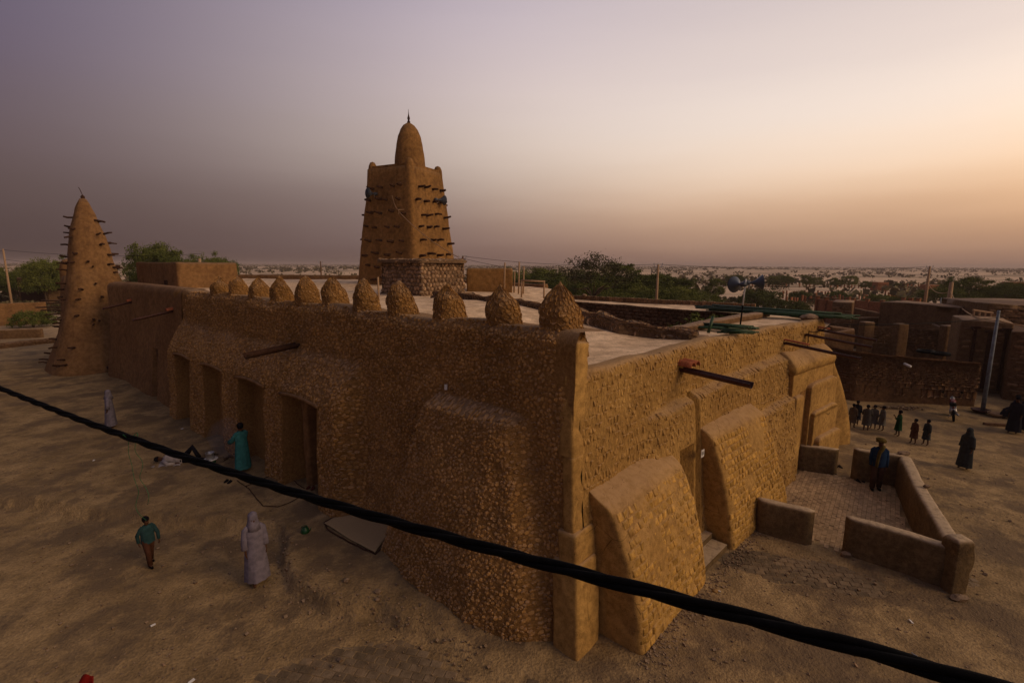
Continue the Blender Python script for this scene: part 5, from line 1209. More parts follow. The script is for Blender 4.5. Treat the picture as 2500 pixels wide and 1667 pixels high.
for px, base, top, k, lab in [(1640, 700, 638, 2, 'single dark tree with a visible trunk right of the grove'), (1740, 712, 664, 4, 'wide green bush behind the loudspeaker mast'), (1768, 702, 642, 3, 'young tree rising from the wide green bush'), (1690, 657, 631, 1, 'rounded acacia on the plain behind the left horn'), (1800, 664, 632, 1, 'wide acacia on the plain behind the right horn'), (1775, 666, 633, 2, 'narrow tree just left of the wide acacia'), (1852, 666, 631, 2, 'pointed tree on the plain left of a round one'), (1870, 665, 637, 0, 'round tree beside the pointed tree on the plain'), (1915, 666, 637, 2, 'thin dark tree left of the tiny hut'), (1950, 668, 634, 0, 'full green tree over the tiny hut'), (1987, 668, 646, 0, 'small round tree right of the tiny hut'), (1835, 695, 669, 4, 'low dark bush among the stakes, left'), (1925, 697, 669, 4, 'low dark bush among the stakes, right'), (2015, 708, 676, 4, 'pale green bush beyond the red wall'), (2075, 710, 681, 4, 'olive bush beside the orange one'), (1815, 720, 690, 4, 'dark bush beside the pipe pile'), (1840, 722, 700, 4, 'low leafy bush at the end of the pipe pile'), (2130, 684, 668, 4, 'scrubby bush left of the tall pole'), (2060, 664, 650, 4, 'low spread bush on the plain beyond the orange bush'), (2160, 668, 652, 4, 'low dark bush between the two wooden poles')]:
    q = G(px, base); d_ = q[1]; top_z = at_y(px, top, d_)[2]; z0 = gz1(q[0], q[1]); sc = (top_z-z0)/{0: 5.7, 1: 5.0, 2: 5.8, 3: 4.9, 4: 2.5}[k]; tree(q[0], q[1], k, sc, lab, 'scattered trees and bushes near the town', 'tree' if k != 4 else 'bush', cat='tree' if k != 4 else 'bush')
q = G(2262, 722); 
for k, (dx, dy, sc) in enumerate([(-6.5, 0, 1.05), (-1.5, 2, 1.25), (4, 0, 1.3), (8.5, 1.5, 1.0)]):
    tree(q[0]+dx, q[1]+dy, [1, 0, 1, 0][k], sc*.80, ['left tree of the dark clump behind the tan house', 'second tree of the dark clump behind the tan house', 'third and largest tree of the dark clump behind the tan house', 'right tree of the dark clump behind the tan house'][k], 'dark clump behind the tan house')
# left trees
for k, (px, top, d, kk, lab) in enumerate([(352, 566, 70, 0, 'tall green tree rising behind the roof room, left of two'), (382, 572, 66, 2, 'tall green tree rising behind the roof room, right of two'), (323, 592, 75, 2, 'small dark treetop next to the conical tower'), (436, 596, 80, 1, 'broad dark tree beyond the far roof, left one'), (480, 590, 82, 1, 'broad dark tree beyond the far roof, right one'), (508, 597, 88, 0, 'small dark tree at the end of the far roof'), (95, 602, 74, 0, 'dark tree behind the left compound wall near the turret'), (128, 598, 78, 1, 'wide dark tree behind the turret at the left'), (60, 618, 95, 1, 'hazy far tree behind the shed'), (28, 622, 82, 1, 'dark tree beside the leftmost pole'), (-20, 618, 80, 0, 'dark tree cut by the left edge of view')]):
    q = at_y(px, top, d); tall = {0: 5.6, 1: 4.9, 2: 5.7}[kk]; tree(q[0], q[1], kk, q[2]/tall*.62, lab, 'trees left of the mosque', zs=1/.62)
q = G(105, 748); tree(q[0], q[1]-1.5, 4, .75, 'small leafy shrub against the left compound wall', None, 'bush', cat='bush')
# green growth inside the courtyard
V, F, T_ = leaf_cloud(60, 50, (1.6, 1.3, 1.0), .07, 990); me_ = mesh_data('leaves', V, F, 'leaf', T_)
for k, (x, y, z, s_) in enumerate([(8.2, 20.4, 4.2, 1.0), (6.6, 19.2, 3.9, .9), (9.4, 21.4, 4.3, .8)]):
    t = thing('courtyard_shrub', ['leafy top of a shrub in the sunken courtyard, tallest', 'lower leafy shrub in the sunken courtyard, leftmost', 'leafy shrub in the sunken courtyard nearest the pipe pile'][k], 'shrub', (x, y, z), k, 'shrubs in the sunken courtyard'); o = bpy.data.objects.new('crown', me_); C.objects.link(o); o.parent = t; t.scale = (s_,)*3
    mb = MB(); mb.tube([(0, 0, -z/s_), (0, 0, 0)], .06, 6); mb.build('stem', M['bark'], t, local=True)
# scrub on the plain
sp = []
for k in range(3):
    V, F, T_ = leaf_cloud(16, 12, (1.3, 1.2, .8), .22, 1000+k); V[:, 2] += .55; sp.append(mesh_data('scrub_bush', V, F, 'scrub', T_))
cand = []
rs = np.random.default_rng(12)
while len(cand) < 7600:
    th = rs.uniform(-1.05, 1.05); inv = rs.uniform(1/3200, 1/95); d = 1/inv if rs.random() < .45 else rs.uniform(150, 3200); x, y = d*math.sin(th), d*math.cos(th)
    if d < 130 and th > .75: continue
    if d < 420 and rs.random() < .62: continue
    p = np.array([[x, y, 0.]]); dens = vnoise(p, .004, 3)[0]+.8*vnoise(p, .014, 4)[0]+(.7 if d > 1300 else 0)
    if dens < rs.uniform(-.25, .55) : continue
    cand.append((d, x, y, rs.uniform(.6, 1.5)*(1+.6*(d > 500))))
cand.sort(); st_v = []; n_st = 0; T2 = []
for k, (d, x, y, s_) in enumerate(cand):
    if k < 290:
        o = bpy.data.objects.new('scrub_bush', sp[k % 3]); C.objects.link(o); o.location = (x, y, gz1(x, y)); o.scale = (s_, s_, s_); o.rotation_euler = (0, 0, rs.uniform(0, 6))
        tag(o, 'dry scrub bush dotted over the sandy plain beyond the town', 'bush', 'dry scrub bushes on the plain')
    else: st_v.append((x, y, s_))
A = np.array(st_v); zz = gz(A[:, 0], A[:, 1]); m = 11; r_ = np.random.default_rng(3)
ctr = np.stack([A[:, 0], A[:, 1], zz+.8*A[:, 2]], 1)[:, None]; off = r_.normal(size=(len(A), m, 3))*np.array([.9, .9, .45])*A[:, 2][:, None, None]; a = r_.normal(size=(len(A), m, 3)); a /= np.linalg.norm(a, axis=2, keepdims=True); b = np.cross(a, r_.normal(size=(len(A), m, 3))); b /= np.linalg.norm(b, axis=2, keepdims=True)
l = (.75*A[:, 2])[:, None, None]; q = ctr+off; V = np.stack([q-a*l, q+b*l*.7, q+a*l, q-b*l*.7], 2).reshape(-1, 3)
tag(mobj('scrub', V, np.arange(len(V)).reshape(-1, 4), M['scrub'], None, False, np.repeat(r_.uniform(0, 1, len(A)), m*4)), 'distant dry scrub spread thickly over the plain to the horizon', 'scrub', None, 'stuff')
# stake fences on the plain
def stakes(label, pts, h, gap, seed):
    r_ = random.Random(seed); t = thing('stake_fence', label, 'fence', (pts[0][0], pts[0][1], 0), 0, 'stake fences on the plain'); mb = MB(); T3 = []
    for a, b in zip(pts[:-1], pts[1:]):
        L_ = math.hypot(b[0]-a[0], b[1]-a[1]); n = int(L_/gap)
        for i in range(n):
            if r_.random() < .18: continue
            x = a[0]+(b[0]-a[0])*i/n+r_.uniform(-.1, .1); y = a[1]+(b[1]-a[1])*i/n; hh = h*r_.uniform(.75, 1.15); z = gz1(x, y)
            mb.box((x, y, z+hh/2), (r_.uniform(.28, .42), .3, hh), r_.uniform(0, 1)); T3 += [r_.random()]*8
    tag(mb.build('stakes', M['redwall'], t, tint=T3), kind='stuff')
stakes('far row of stakes across the plain behind the trees', [GL(1630, 656), GL(1720, 658), GL(1900, 660), GL(2200, 663), GL(2352, 664)], 1.7, 1.1, 1)
stakes('nearer row of stakes beyond the red brick wall', [GL(1790, 686), GL(1990, 688), GL(2200, 690), GL(2352, 690)], 1.7, .75, 2)
stakes('closest stakes beside the low dark bushes', [GL(1805, 700), GL(1900, 698), GL(1960, 702)], 1.7, .6, 3)
# orange flowering bush
V, F, T_ = leaf_cloud(26, 30, (1.3, 1.2, 1.1), .12, 1100); V[:, 2] += 1.3; M['flower'] = leaf_mat('orange_leaf', (.30, .10, .02), (.42, .19, .04)); q = G(2048, 706)
fb = thing('bush', 'small orange bush glowing beyond the red wall', 'bush', (q[0], q[1], gz1(q[0], q[1]))); mobj('crown', V, F, M['flower'], fb, False, T_, local=True); mb = MB(); mb.tube([(0, 0, -.1), (0, 0, 1)], .07, 6); mb.build('trunk', M['bark'], fb, local=True)

# ------------------------------------------------------------------ the twisted overhead cable close to the camera
CP = [(-160, 828), (0, 890), (200, 968), (420, 1041), (600, 1105), (760, 1160), (900, 1199), (1130, 1264), (1270, 1300), (1430, 1345), (1600, 1391), (1800, 1435), (2000, 1493), (2200, 1549), (2352, 1600), (2560, 1672)]
cx = np.array([p[0] for p in CP], float); cy = np.array([p[1] for p in CP], float); cc = np.polyfit(cx, cy, 3)
ts = np.linspace(-160, 2560, 900); dep = 1/np.interp(ts, [-160, 0, 2352, 2560], [1/5.0, 1/4.6, 1/1.12, 1/1.05]); line = []
for x, d in zip(ts, dep):
    r_ = ray(x, float(np.interp(x, cx, np.polyval(cc, cx))*.5+np.polyval(cc, x)*.5)); fwd = r_[1]*math.cos(PITCH)-r_[2]*math.sin(PITCH); line.append(np.array([0, 0, H])+r_*d/fwd)
line = np.array(line); sl = np.concatenate([[0], np.cumsum(np.linalg.norm(np.diff(line, axis=0), axis=1))])
oc = thing('overhead_cable', 'thick black twisted cable sagging diagonally across the view close by', 'cable', line[450])
tg = np.gradient(line, axis=0); tg /= np.linalg.norm(tg, axis=1, keepdims=True); up = np.array([0, 0, 1.]); e1_ = np.cross(tg, up); e1_ /= np.linalg.norm(e1_, axis=1, keepdims=True); e2_ = np.cross(e1_, tg)
for k in range(3):
    ph = sl*2*PI/.85+k*2*PI/3; rr_ = .0118; p = line+(np.cos(ph)[:, None]*e1_+np.sin(ph)[:, None]*e2_)*rr_; mb = MB(); mb.tube([tuple(q) for q in p[::2]], .0125, 9); mb.build('strand', M['black'], oc, True)
ct = int(np.argmin(abs(ts-290))); gp = line[ct]; 
th_ = MB()
for off, ln in ((0, .62), (.055, .50)):
    pts = [line[ct]+np.array([off, 0, .015])]
    for j in range(1, 26): z = -ln*j/25; pts.append(line[ct]+np.array([off+.03*math.sin(j*.55+off*40)*j/25+.035*j/25, .012*math.cos(j*.7), z]))
    th_.tube([tuple(p) for p in pts], .0016, 5)
th_.tube([tuple(line[ct]+np.array([.0275+.045*math.cos(a), .03*math.sin(a), .022*math.sin(2*a)])) for a in np.linspace(0, 2*PI, 14)], .0022, 5)
M['thread'] = plain('green_thread', (.03, .12, .05), .8)
tag(th_.build('thread', M['thread'], None, True), 'green thread knotted round the overhead cable with two ends dangling', 'thread')

# ------------------------------------------------------------------ people
def skin_mesh(name, J, E_, rad, mat, parent, root=0, sub=2):
    me = bpy.data.meshes.new(name); me.from_pydata([tuple(map(float, p)) for p in J], E_, []); me.materials.append(mat)
    o = bpy.data.objects.new(name, me); C.objects.link(o); o.parent = parent
    md = o.modifiers.new('Skin', 'SKIN'); md.use_smooth_shade = True
    for i, v in enumerate(me.skin_vertices[0].data): v.radius = (rad[i][0], rad[i][1]) if isinstance(rad[i], tuple) else (rad[i], rad[i]); v.use_root = (i == root)
    s_ = o.modifiers.new('Subdivision', 'SUBSURF'); s_.levels = sub; s_.render_levels = sub
    return o
def ring_loft(name, rings, mat, parent, folds=.05, nf=9, seed=0, n=28):
    """rings: (cx,cy,cz,rx,ry)"""
    r_ = random.Random(seed); ph = r_.uniform(0, 6); V = []; m = len(rings); mb = MB()
    for i, (cx_, cy_, cz_, rx_, ry_) in enumerate(rings):
        t = i/(m-1)
        for k in range(n):
            a = 2*PI*k/n; f = 1+folds*t*math.sin(nf*a+ph+t*1.5)+folds*.5*t*math.sin(5*a+ph*2); V.append((cx_+rx_*f*math.cos(a), cy_+ry_*f*math.sin(a), cz_+.01*math.sin(3*a+ph)))
    F = [(i*n+k, i*n+(k+1) % n, (i+1)*n+(k+1) % n, (i+1)*n+k) for i in range(m-1) for k in range(n)]; F.append(tuple(range(n)))
    mb.add(V, F); return mb.build(name, mat, parent, True, local=True)
def body_joints(k, arms=((-.10, .02, -1), (.10, .02, -1)), bend=((.0, .12, -1), (.0, .12, -1)), stride=.06, hand_len=.1):
    """front is +y. returns joints, edges, radii and named points"""
    J = []; E_ = []; Rd = []; N_ = {}
    def add(n, p, r, par=None):
        J.append(np.array(p, float)*k); Rd.append(tuple(q*k for q in r) if isinstance(r, tuple) else r*k); N_[n] = len(J)-1
        if par: E_.append((N_[par], N_[n]))
    add('pelvis', (0, 0, .95), (.15, .11)); add('waist', (0, 0, 1.10), (.14, .10), 'pelvis'); add('chest', (0, .0, 1.30), (.165, .11), 'waist'); add('neck0', (0, 0, 1.43), .075, 'chest'); add('neck', (0, .01, 1.50), .052, 'neck0')
    add('jaw', (0, .03, 1.56), (.062, .075), 'neck'); add('head', (0, .015, 1.65), (.075, .092), 'jaw'); add('crown', (0, 0, 1.71), (.06, .07), 'head'); add('nose', (0, .115, 1.61), .014, 'jaw')
    for s, sd, arm, bn in ((-1, 'l', arms[0], bend[0]), (1, 'r', arms[1], bend[1])):
        add('sh'+sd, (s*.17, 0, 1.40), .062, 'chest'); a = np.array(arm, float); a /= np.linalg.norm(a); b = np.array(bn, float); b /= np.linalg.norm(b)
        el = np.array([s*.18, 0, 1.38])+a*.29; wr = el+b*.25; add('el'+sd, el, .04, 'sh'+sd); add('wr'+sd, wr, .027, 'el'+sd); pm = wr+b*.06; add('pm'+sd, pm, (.034, .018), 'wr'+sd)
        side = np.array([0, 1, 0.]); 
        for f in range(4): 
            fo = side*(f-1.5)*.018; l_ = (.062, .075, .07, .055)[f]; add('k%s%d' % (sd, f), pm+b*.03+fo, .0095, 'pm'+sd); add('f%s%d' % (sd, f), pm+b*(.03+l_)+fo+np.array([-s*.02, 0, 0]), .007, 'k%s%d' % (sd, f))
        add('th'+sd, pm+side*.035+b*.01, .011, 'pm'+sd); add('tt'+sd, pm+side*.055+b*.045, .008, 'th'+sd)
        y = stride*s; add('hip'+sd, (s*.09, 0, .90), .088, 'pelvis'); add('kn'+sd, (s*.10, y*.6+.02, .50), .058, 'hip'+sd); add('an'+sd, (s*.105, y, .09), .04, 'kn'+sd); add('ft'+sd, (s*.115, y+.13, .035), (.042, .028), 'an'+sd)
    return J, E_, Rd, N_
def person(label, x, y, face, h, outfit, cols, arms=None, bend=None, stride=.06, hair='cap', group=None, z=None):
    """face: heading in radians, 0 = looking to +y"""
    zz = gz1(x, y)+.015 if z is None else z
    t = thing('person', label, 'person', (x, y, zz), face, group); k = h/1.75
    J, E_, Rd, N_ = body_joints(k, arms or ((-.12, .02, -1), (.12, .02, -1)), bend or ((.02, .18, -1), (-.02, .18, -1)), stride)
    skin_mesh('body', J, E_, Rd, M['skin'], t, 0, 2)
    g = lambda n: np.array(J[N_[n]])
    sd = int(abs(x*100)) % 99
    def tube(name, pts, rads, mat): mb = MB(); mb.tube([tuple(p) for p in pts], rads, 12); return mb.build(name, mat, t, True, local=True)
    if outfit in ('robe', 'dress'):
        hem = .12 if outfit == 'robe' else .42
        rg = [(0, .0, 1.49, .085, .08), (0, 0, 1.44, .15, .105), (0, 0, 1.33, .215, .14), (0, 0, 1.12, .20, .145), (0, .0, .92, .215, .165), (0, .01, .62, .235, .19), (0, .015, max(hem, .35), .255, .21), (0, .02, hem, .27, .225)]
        ring_loft('robe', [tuple(q*k for q in r) for r in rg], cols[0], t, .07, 9, sd)
        for s in 'lr': tube('sleeve', [g('sh'+s)*np.array([.45, 1, 1]), g('sh'+s)*np.array([.85, 1, 1])+np.array([0, 0, .012])*k, g('sh'+s)*np.array([1.08, 1, 1])-np.array([0, 0, .03])*k, g('el'+s), g('el'+s)*.35+g('wr'+s)*.65], [.05*k, .068*k, .075*k, .078*k, .09*k], cols[0])
    else:
        ring_loft('shirt', [tuple(q*k for q in r) for r in [(0, .0, 1.49, .08, .075), (0, 0, 1.44, .15, .105), (0, 0, 1.33, .212, .145), (0, 0, 1.12, .20, .15), (0, 0, .90, .205, .155), (0, 0, .84, .21, .16)]], cols[0], t, .04, 7, sd)
        for s in 'lr':
            tube('sleeve', [g('sh'+s)*np.array([.45, 1, 1])+np.array([0, 0, .0])*k, g('sh'+s)*np.array([.85, 1, 1])+np.array([0, 0, .012])*k, g('sh'+s)*np.array([1.08, 1, 1])-np.array([0, 0, .03])*k, g('el'+s), g('wr'+s)], [.05*k, .068*k, .07*k, .06*k, .048*k], cols[0])
            tube('trouser_leg', [g('hip'+s)+np.array([0, 0, .05])*k, g('kn'+s), g('an'+s)+np.array([0, 0, .0])], [.115*k, .085*k, .075*k], cols[1])
            tube('shoe', [g('an'+s)+np.array([0, -.05, -.05])*k, g('an'+s)+np.array([0, .05, -.045])*k, g('ft'+s)+np.array([0, .03, 0])*k], [.045*k, .05*k, .035*k], M['black'])
    hd = g('head')
    if hair == 'cap':
        mb = MB(); mb.lathe([(.075*k, -.07*k), (.098*k, -.02*k), (.105*k, .03*k), (.095*k, .08*k), (.06*k, .118*k), (0, .13*k)], hd+np.array([0, -.03*k, 0]), 14, sy=1.1); mb.build('hair', M['blackcloth'], t, True, local=True)
    elif hair == 'turban':
        mb = MB(); mb.lathe([(.095*k, -.01*k), (.125*k, .02*k), (.135*k, .06*k), (.12*k, .10*k), (.07*k, .13*k), (0, .135*k)], hd+np.array([0, -.01*k, .01*k]), 16, sy=1.1)
        for q in range(3): mb.tube([tuple(hd+np.array([math.cos(a)*.13*k, math.sin(a)*.14*k-.01*k, (.02+.035*q)*k+.02*math.sin(a+q)*k])) for a in np.linspace(0, 2*PI, 18)], .018*k, 6)
        mb.build('turban', cols[2], t, True, local=True)
        tube('scarf', [hd+np.array([-.08, .03, -.12])*k, hd+np.array([-.03, .13, -.17])*k, g('chest')+np.array([.04, .16, .02])*k, g('waist')+np.array([.07, .17, -.05])*k, g('pelvis')+np.array([.08, .18, -.12])*k], [.05*k, .06*k, .05*k, .045*k, .04*k], cols[2])
    elif hair == 'veil':
        mb = MB(); mb.lathe([(.17*k, -.28*k), (.13*k, -.14*k), (.105*k, -.03*k), (.105*k, .04*k), (.09*k, .09*k), (.05*k, .125*k), (0, .135*k)], hd+np.array([0, -.03*k, 0]), 16, sy=1.1); mb.build('veil', cols[-1], t, True, local=True)
    return t
def towards(x, y, tx, ty): return math.atan2(-(tx-x), (ty-y))
CL = {n: cloth('cloth_'+n, c) for n, c in dict(blue=(.010, .026, .060), trouser=(.07, .035, .022), olive=(.085, .060, .015), lav=(.15, .135, .17), lav2=(.16, .14, .175), teal=(.035, .15, .15), dkteal=(.02, .05, .055), red=(.20, .012, .008), dark=(.012, .012, .018), tan=(.085, .06, .04), grey=(.06, .055, .05), palegrey=(.10, .088, .075), green=(.008, .035, .014), brown=(.06, .025, .015), slate=(.03, .033, .033), whitec=(.32, .28, .26), orange=(.35, .10, .03)).items()}
person('man in a blue jacket and olive turban standing inside the low walls', 12.2, 15.25, R(155), 1.76, 'shirt', [CL['blue'], CL['trouser'], CL['olive']], hair='turban')
person('blurred figure in a pale lavender robe walking at the lower left', -5.95, 10.35, R(-140), 1.72, 'robe', [CL['lav2'], CL['lav2']], stride=.14, hair='veil')
person('far figure in a pale lavender robe crossing the sand by the tower', -17.5, 20.3, R(120), 1.66, 'robe', [CL['lav'], CL['lav']], stride=.12, hair='veil')
person('figure in a teal robe bending over the cooking fire before the third doorway', *Lpos(np.array([12.55]), 1.3, 0)[0][:2], R(60), 1.72, 'robe', [CL['teal'], CL['dark']], arms=((-.2, .7, -1), (.2, .7, -1)), bend=((.1, 1, -.5), (-.1, 1, -.5)), hair='cap')
person('child in a dim teal shirt running over the paving at the lower left', -8.95, 11.0, R(-120), 1.25, 'shirt', [CL['dkteal'], CL['brown']], stride=.22, arms=((-.3, .5, -1), (.3, -.5, -1)), hair='cap')
kg = 'children gathered in the street'
person('child in a tan dress half hidden by the end buttress', 15.75, 21.5, R(-60), 1.15, 'dress', [CL['tan']], group=kg)
person('child in a dark dress at the left of the street group', 16.25, 21.95, R(150), 1.16, 'dress', [CL['dark']], group=kg)
person('girl in a grey brown dress with folded arms', 16.1, 21.1, R(-40), 1.22, 'dress', [CL['grey']], arms=((-.2, .3, -1), (.2, .3, -1)), bend=((.6, .8, .1), (-.6, .8, .1)), group=kg)
person('child in a pale shirt standing behind the girl in grey brown', 16.65, 21.4, R(120), 1.12, 'dress', [CL['palegrey']], group=kg)
person('child in a pale grey dress at the right of the street group', 16.85, 21.15, R(80), 1.15, 'dress', [CL['palegrey']], group=kg)
person('child in a green top standing alone holding something pale blue to the mouth', 17.0, 20.4, R(60), 1.16, 'dress', [CL['green']], arms=((-.2, .6, -1), (.1, 0, -1)), bend=((.2, .6, 1), (0, .1, -1)), group=kg)
person('child in a dark red brown wrap, left of the pair crossing the street', 16.95, 19.5, R(90), 1.08, 'dress', [CL['brown']], group=kg)
person('child in a slate dress, right of the pair crossing the street', 17.35, 19.35, R(90), 1.1, 'dress', [CL['slate']], group=kg)
person('shadowy figure in a slate robe walking alone in the open street', 16.8, 17.0, R(100), 1.55, 'robe', [CL['slate'], CL['slate']], hair='veil')
person('figure in a deep red robe beside the curved end buttress', 13.75, 19.75, R(-30), 1.2, 'robe', [CL['red'], CL['red']], hair='veil')
person('dark robed person standing at the right edge of the street, in front', 22.6, 20.9, R(110), 1.68, 'robe', [CL['dark'], CL['brown']], hair='cap', group='people at the right edge')
person('dark robed person at the right edge, behind the first', 23.3, 21.1, R(90), 1.7, 'robe', [CL['dark'], CL['dark']], hair='veil', group='people at the right edge')
# bucket held by the child in the dark dress
q = np.array([16.0, 21.8, .45]); mb = MB(); mb.lathe([(.09, 0), (.12, .2), (.11, .2), (.085, .01)], q, 12); M['bluep'] = plain('blue_plastic', (.02, .14, .25), .4); o = mb.build('bucket', M['bluep'], None, True); tag(o, 'small blue bucket held by the child in the dark dress', 'bucket')
# seated person on a low block at the right and the dark round stack behind
sb = thing('person', 'dark clothed person seated sideways on a low stool by the doorways', 'person', (24.75, 22.9, .0), R(70)); kk = .97
J, E_, Rd, N_ = body_joints(kk)
for s, sd in ((-1, 'l'), (1, 'r')):
    J[N_['hip'+sd]] = np.array([s*.09, .02, .45]); J[N_['kn'+sd]] = np.array([s*.12, .42, .48]); J[N_['an'+sd]] = np.array([s*.12, .45, .10]); J[N_['ft'+sd]] = np.array([s*.12, .58, .04])
sh_ = -.47
for n, i in N_.items():
    if n[:3] not in ('hip', 'kn', 'kn') and n[:2] not in ('kn', 'an', 'ft') : J[i] = J[i]+np.array([0, 0, sh_]) if not n.startswith('hip') else J[i]
for s, sd in ((-1, 'l'), (1, 'r')):
    for n in N_:
        pass
skin_mesh('body', J, E_, Rd, M['skin'], sb); ring_loft('robe', [(0, 0, .98, .09, .08), (0, 0, .94, .19, .12), (0, 0, .82, .21, .15), (0, .02, .62, .22, .2), (0, .12, .50, .27, .34), (0, .2, .3, .28, .36), (0, .25, .12, .27, .34)], CL['dark'], sb, .06, 8, 3)
mb = MB(); mb.lathe([(.1, -.02), (.105, .03), (.09, .09), (0, .13)], np.array(J[N_['head']]), 14); mb.build('hair', M['blackcloth'], sb, True, local=True)
stl = thing('stool', 'low wooden stool under the seated person', 'stool', (24.75, 22.9, 0), R(70)); mb = MB(); mb.box((24.75, 22.9, .36), (.4, .34, .06)); mb.build('seat', M['wood'], stl)
for dx in (-.15, .15):
    for dy in (-.12, .12): mb = MB(); mb.box((24.75+dx, 22.9+dy, .17), (.045, .045, .34)); mb.build('leg', M['wood'], stl)
oven = thing('round_oven', 'large rounded mud oven at the right edge behind the robed people', 'oven', (26.9, 22.5, 0)); dome_mesh('dome', (26.9, 22.5), [(1.05, -.1), (1.12, .5), (1.08, 1.0), (.9, 1.45), (.55, 1.75), (0, 1.86)], oven, 'darkwall', 1200, 28, .07); mb = MB(); mb.box((26.0, 21.75, .35), (.4, .3, .5), R(-50)); mb.build('mouth', M['blackcloth'], oven)
for k, (x, y, r1) in enumerate([(24.0, 23.9, .4), (24.2, 23.3, .34)]):
    t = thing('bowl', ['wide dark bowl on the ground behind the seated person', 'wide pale bowl on the ground left of the seated person'][k], 'bowl', (x, y, 0)); mb = MB(); mb.lathe([(.15, 0), (r1*.8, .08), (r1, .2), (r1-.03, .2), (r1*.75, .1), (0, .05)], (x, y, gz1(x, y)), 18); mb.build('rim', M[['rustdark', 'palewood'][k]], t, True)
mb = MB(); mb.box((22.9, 21.9, gz1(22.9, 21.9)+.07), (1.1, .16, .14), R(-12)); tag(mb.build('plank', M['wood'], None), 'short plank lying on the sand near the right edge', 'plank')
# lying person
lp = thing('person', 'person lying back on the sand in a white shirt with one dark knee raised', 'person', G(400, 1062, .25), math.atan2(*(G(492, 1056, .25)-G(350, 1064, .25))[[1, 0]]))
J = []; E_ = []; Rd = []; N_ = {}
def add_(n, p, r, par=None):
    J.append(p); Rd.append(r); N_[n] = len(J)-1
    if par: E_.append((N_[par], N_[n]))
add_('pelvis', (.25, 0, .13), (.14, .11)); add_('waist', (.08, 0, .13), (.13, .1), 'pelvis'); add_('chest', (-.15, 0, .14), (.16, .11), 'waist'); add_('neck0', (-.3, 0, .15), .07, 'chest'); add_('neck', (-.37, 0, .16), .05, 'neck0'); add_('head', (-.50, 0, .15), (.085, .085), 'neck'); add_('crown', (-.58, 0, .14), .07, 'head'); add_('nose', (-.47, 0, .255), .014, 'head')
for s, sd in ((-1, 'l'), (1, 'r')):
    add_('sh'+sd, (-.25, s*.17, .14), .06, 'chest'); add_('el'+sd, (-.05, s*.34, .07), .042, 'sh'+sd); add_('wr'+sd, (.15, s*.26, .06), .028, 'el'+sd); add_('pm'+sd, (.21, s*.24, .06), .03, 'wr'+sd)
    for f in range(4): add_('f%s%d' % (sd, f), (.29, s*(.20+.02*f), .05), .009, 'pm'+sd)
    add_('tt'+sd, (.24, s*.18, .07), .01, 'pm'+sd); add_('hip'+sd, (.30, s*.09, .13), .09, 'pelvis')
add_('knl', (.60, .10, .52), .06, 'hipl'); add_('anl', (.80, .10, .10), .04, 'knl'); add_('ftl', (.93, .10, .05), .038, 'anl')
add_('knr', (.72, -.12, .12), .06, 'hipr'); add_('anr', (1.12, -.14, .08), .04, 'knr'); add_('ftr', (1.16, -.14, .2), .035, 'anr')
J[N_['hipl']] = (.30, .09, .13); J[N_['hipr']] = (.30, -.09, .13)
skin_mesh('body', J, E_, Rd, M['skin'], lp)
def ltube(name, pts, rads, mat, parent): mb = MB(); mb.tube(pts, rads, 12); mb.build(name, mat, parent, True, local=True)
ltube('shirt', [(-.32, 0, .15), (-.2, 0, .15), (0, 0, .14), (.2, 0, .14), (.36, 0, .13)], [.10, .19, .19, .20, .22], CL['whitec'], lp)
mb = MB(); mb.add([(x_, y_, .03+.03*math.sin(x_*14+y_*6)) for x_ in np.linspace(-.55, .45, 12) for y_ in np.linspace(-.42, .1, 8)], [(i*8+j, (i+1)*8+j, (i+1)*8+j+1, i*8+j+1) for i in range(11) for j in range(7)]); mb.build('shirt_tail', CL['whitec'], lp, True, local=True)
for sd in 'lr':
    ltube('sleeve', [J[N_['sh'+sd]], J[N_['el'+sd]], J[N_['wr'+sd]]], [.08, .065, .055], CL['whitec'], lp); ltube('trouser_leg', [J[N_['hip'+sd]], J[N_['kn'+sd]], J[N_['an'+sd]]], [.125, .09, .08], CL['dark'], lp)
mb = MB(); mb.lathe([(.09, -.02), (.10, .04), (.07, .1), (0, .12)], (-.52, 0, .16), 12, (-1, 0, .2)); mb.build('hair', M['blackcloth'], lp, True, local=True)
# ------------------------------------------------------------------ things on the sand
sv = G(486, 1074, .22); stv = thing('brazier', 'green metal brazier on the sand beside the lying person', 'brazier', sv); mb = MB(); mb.lathe([(.12, 0), (.10, .1), (.15, .2), (.17, .3), (.15, .3), (.1, .2)], sv, 14); mb.build('bowl', M['greenplastic'], stv, True)
pn_ = thing('tray', 'round white tray on the green brazier', 'tray', sv+np.array([0, 0, .3])); mb = MB(); mb.lathe([(.02, 0), (.2, .01), (.23, .04), (.22, .045), (0, .02)], sv+np.array([0, 0, .3]), 18); mb.build('dish', M['white'], pn_, True)
pt = thing('cooking_pot', 'battered metal pot standing on the white tray', 'pot', sv+np.array([0, 0, .33])); mb = MB(); mb.lathe([(.13, 0), (.14, .02), (.14, .22), (.15, .24), (.13, .24), (.125, .03)], sv+np.array([-.01, 0, .33]), 16); mb.build('body', M['steel'], pt, True); mb = MB(); mb.tube([sv+np.array([.13, 0, .5]), sv+np.array([.28, 0, .5])], .018, 6); mb.build('handle', M['black'], pt, True)
kt = G(701, 1226, .22); ket = thing('kettle', 'small green striped plastic kettle on the sand near the mat', 'kettle', kt); mb = MB(); mb.lathe([(.085, 0), (.105, .03), (.11, .1), (.09, .17), (.06, .19), (.065, .2)], kt, 16); mb.build('body', M['greenplastic'], ket, True)
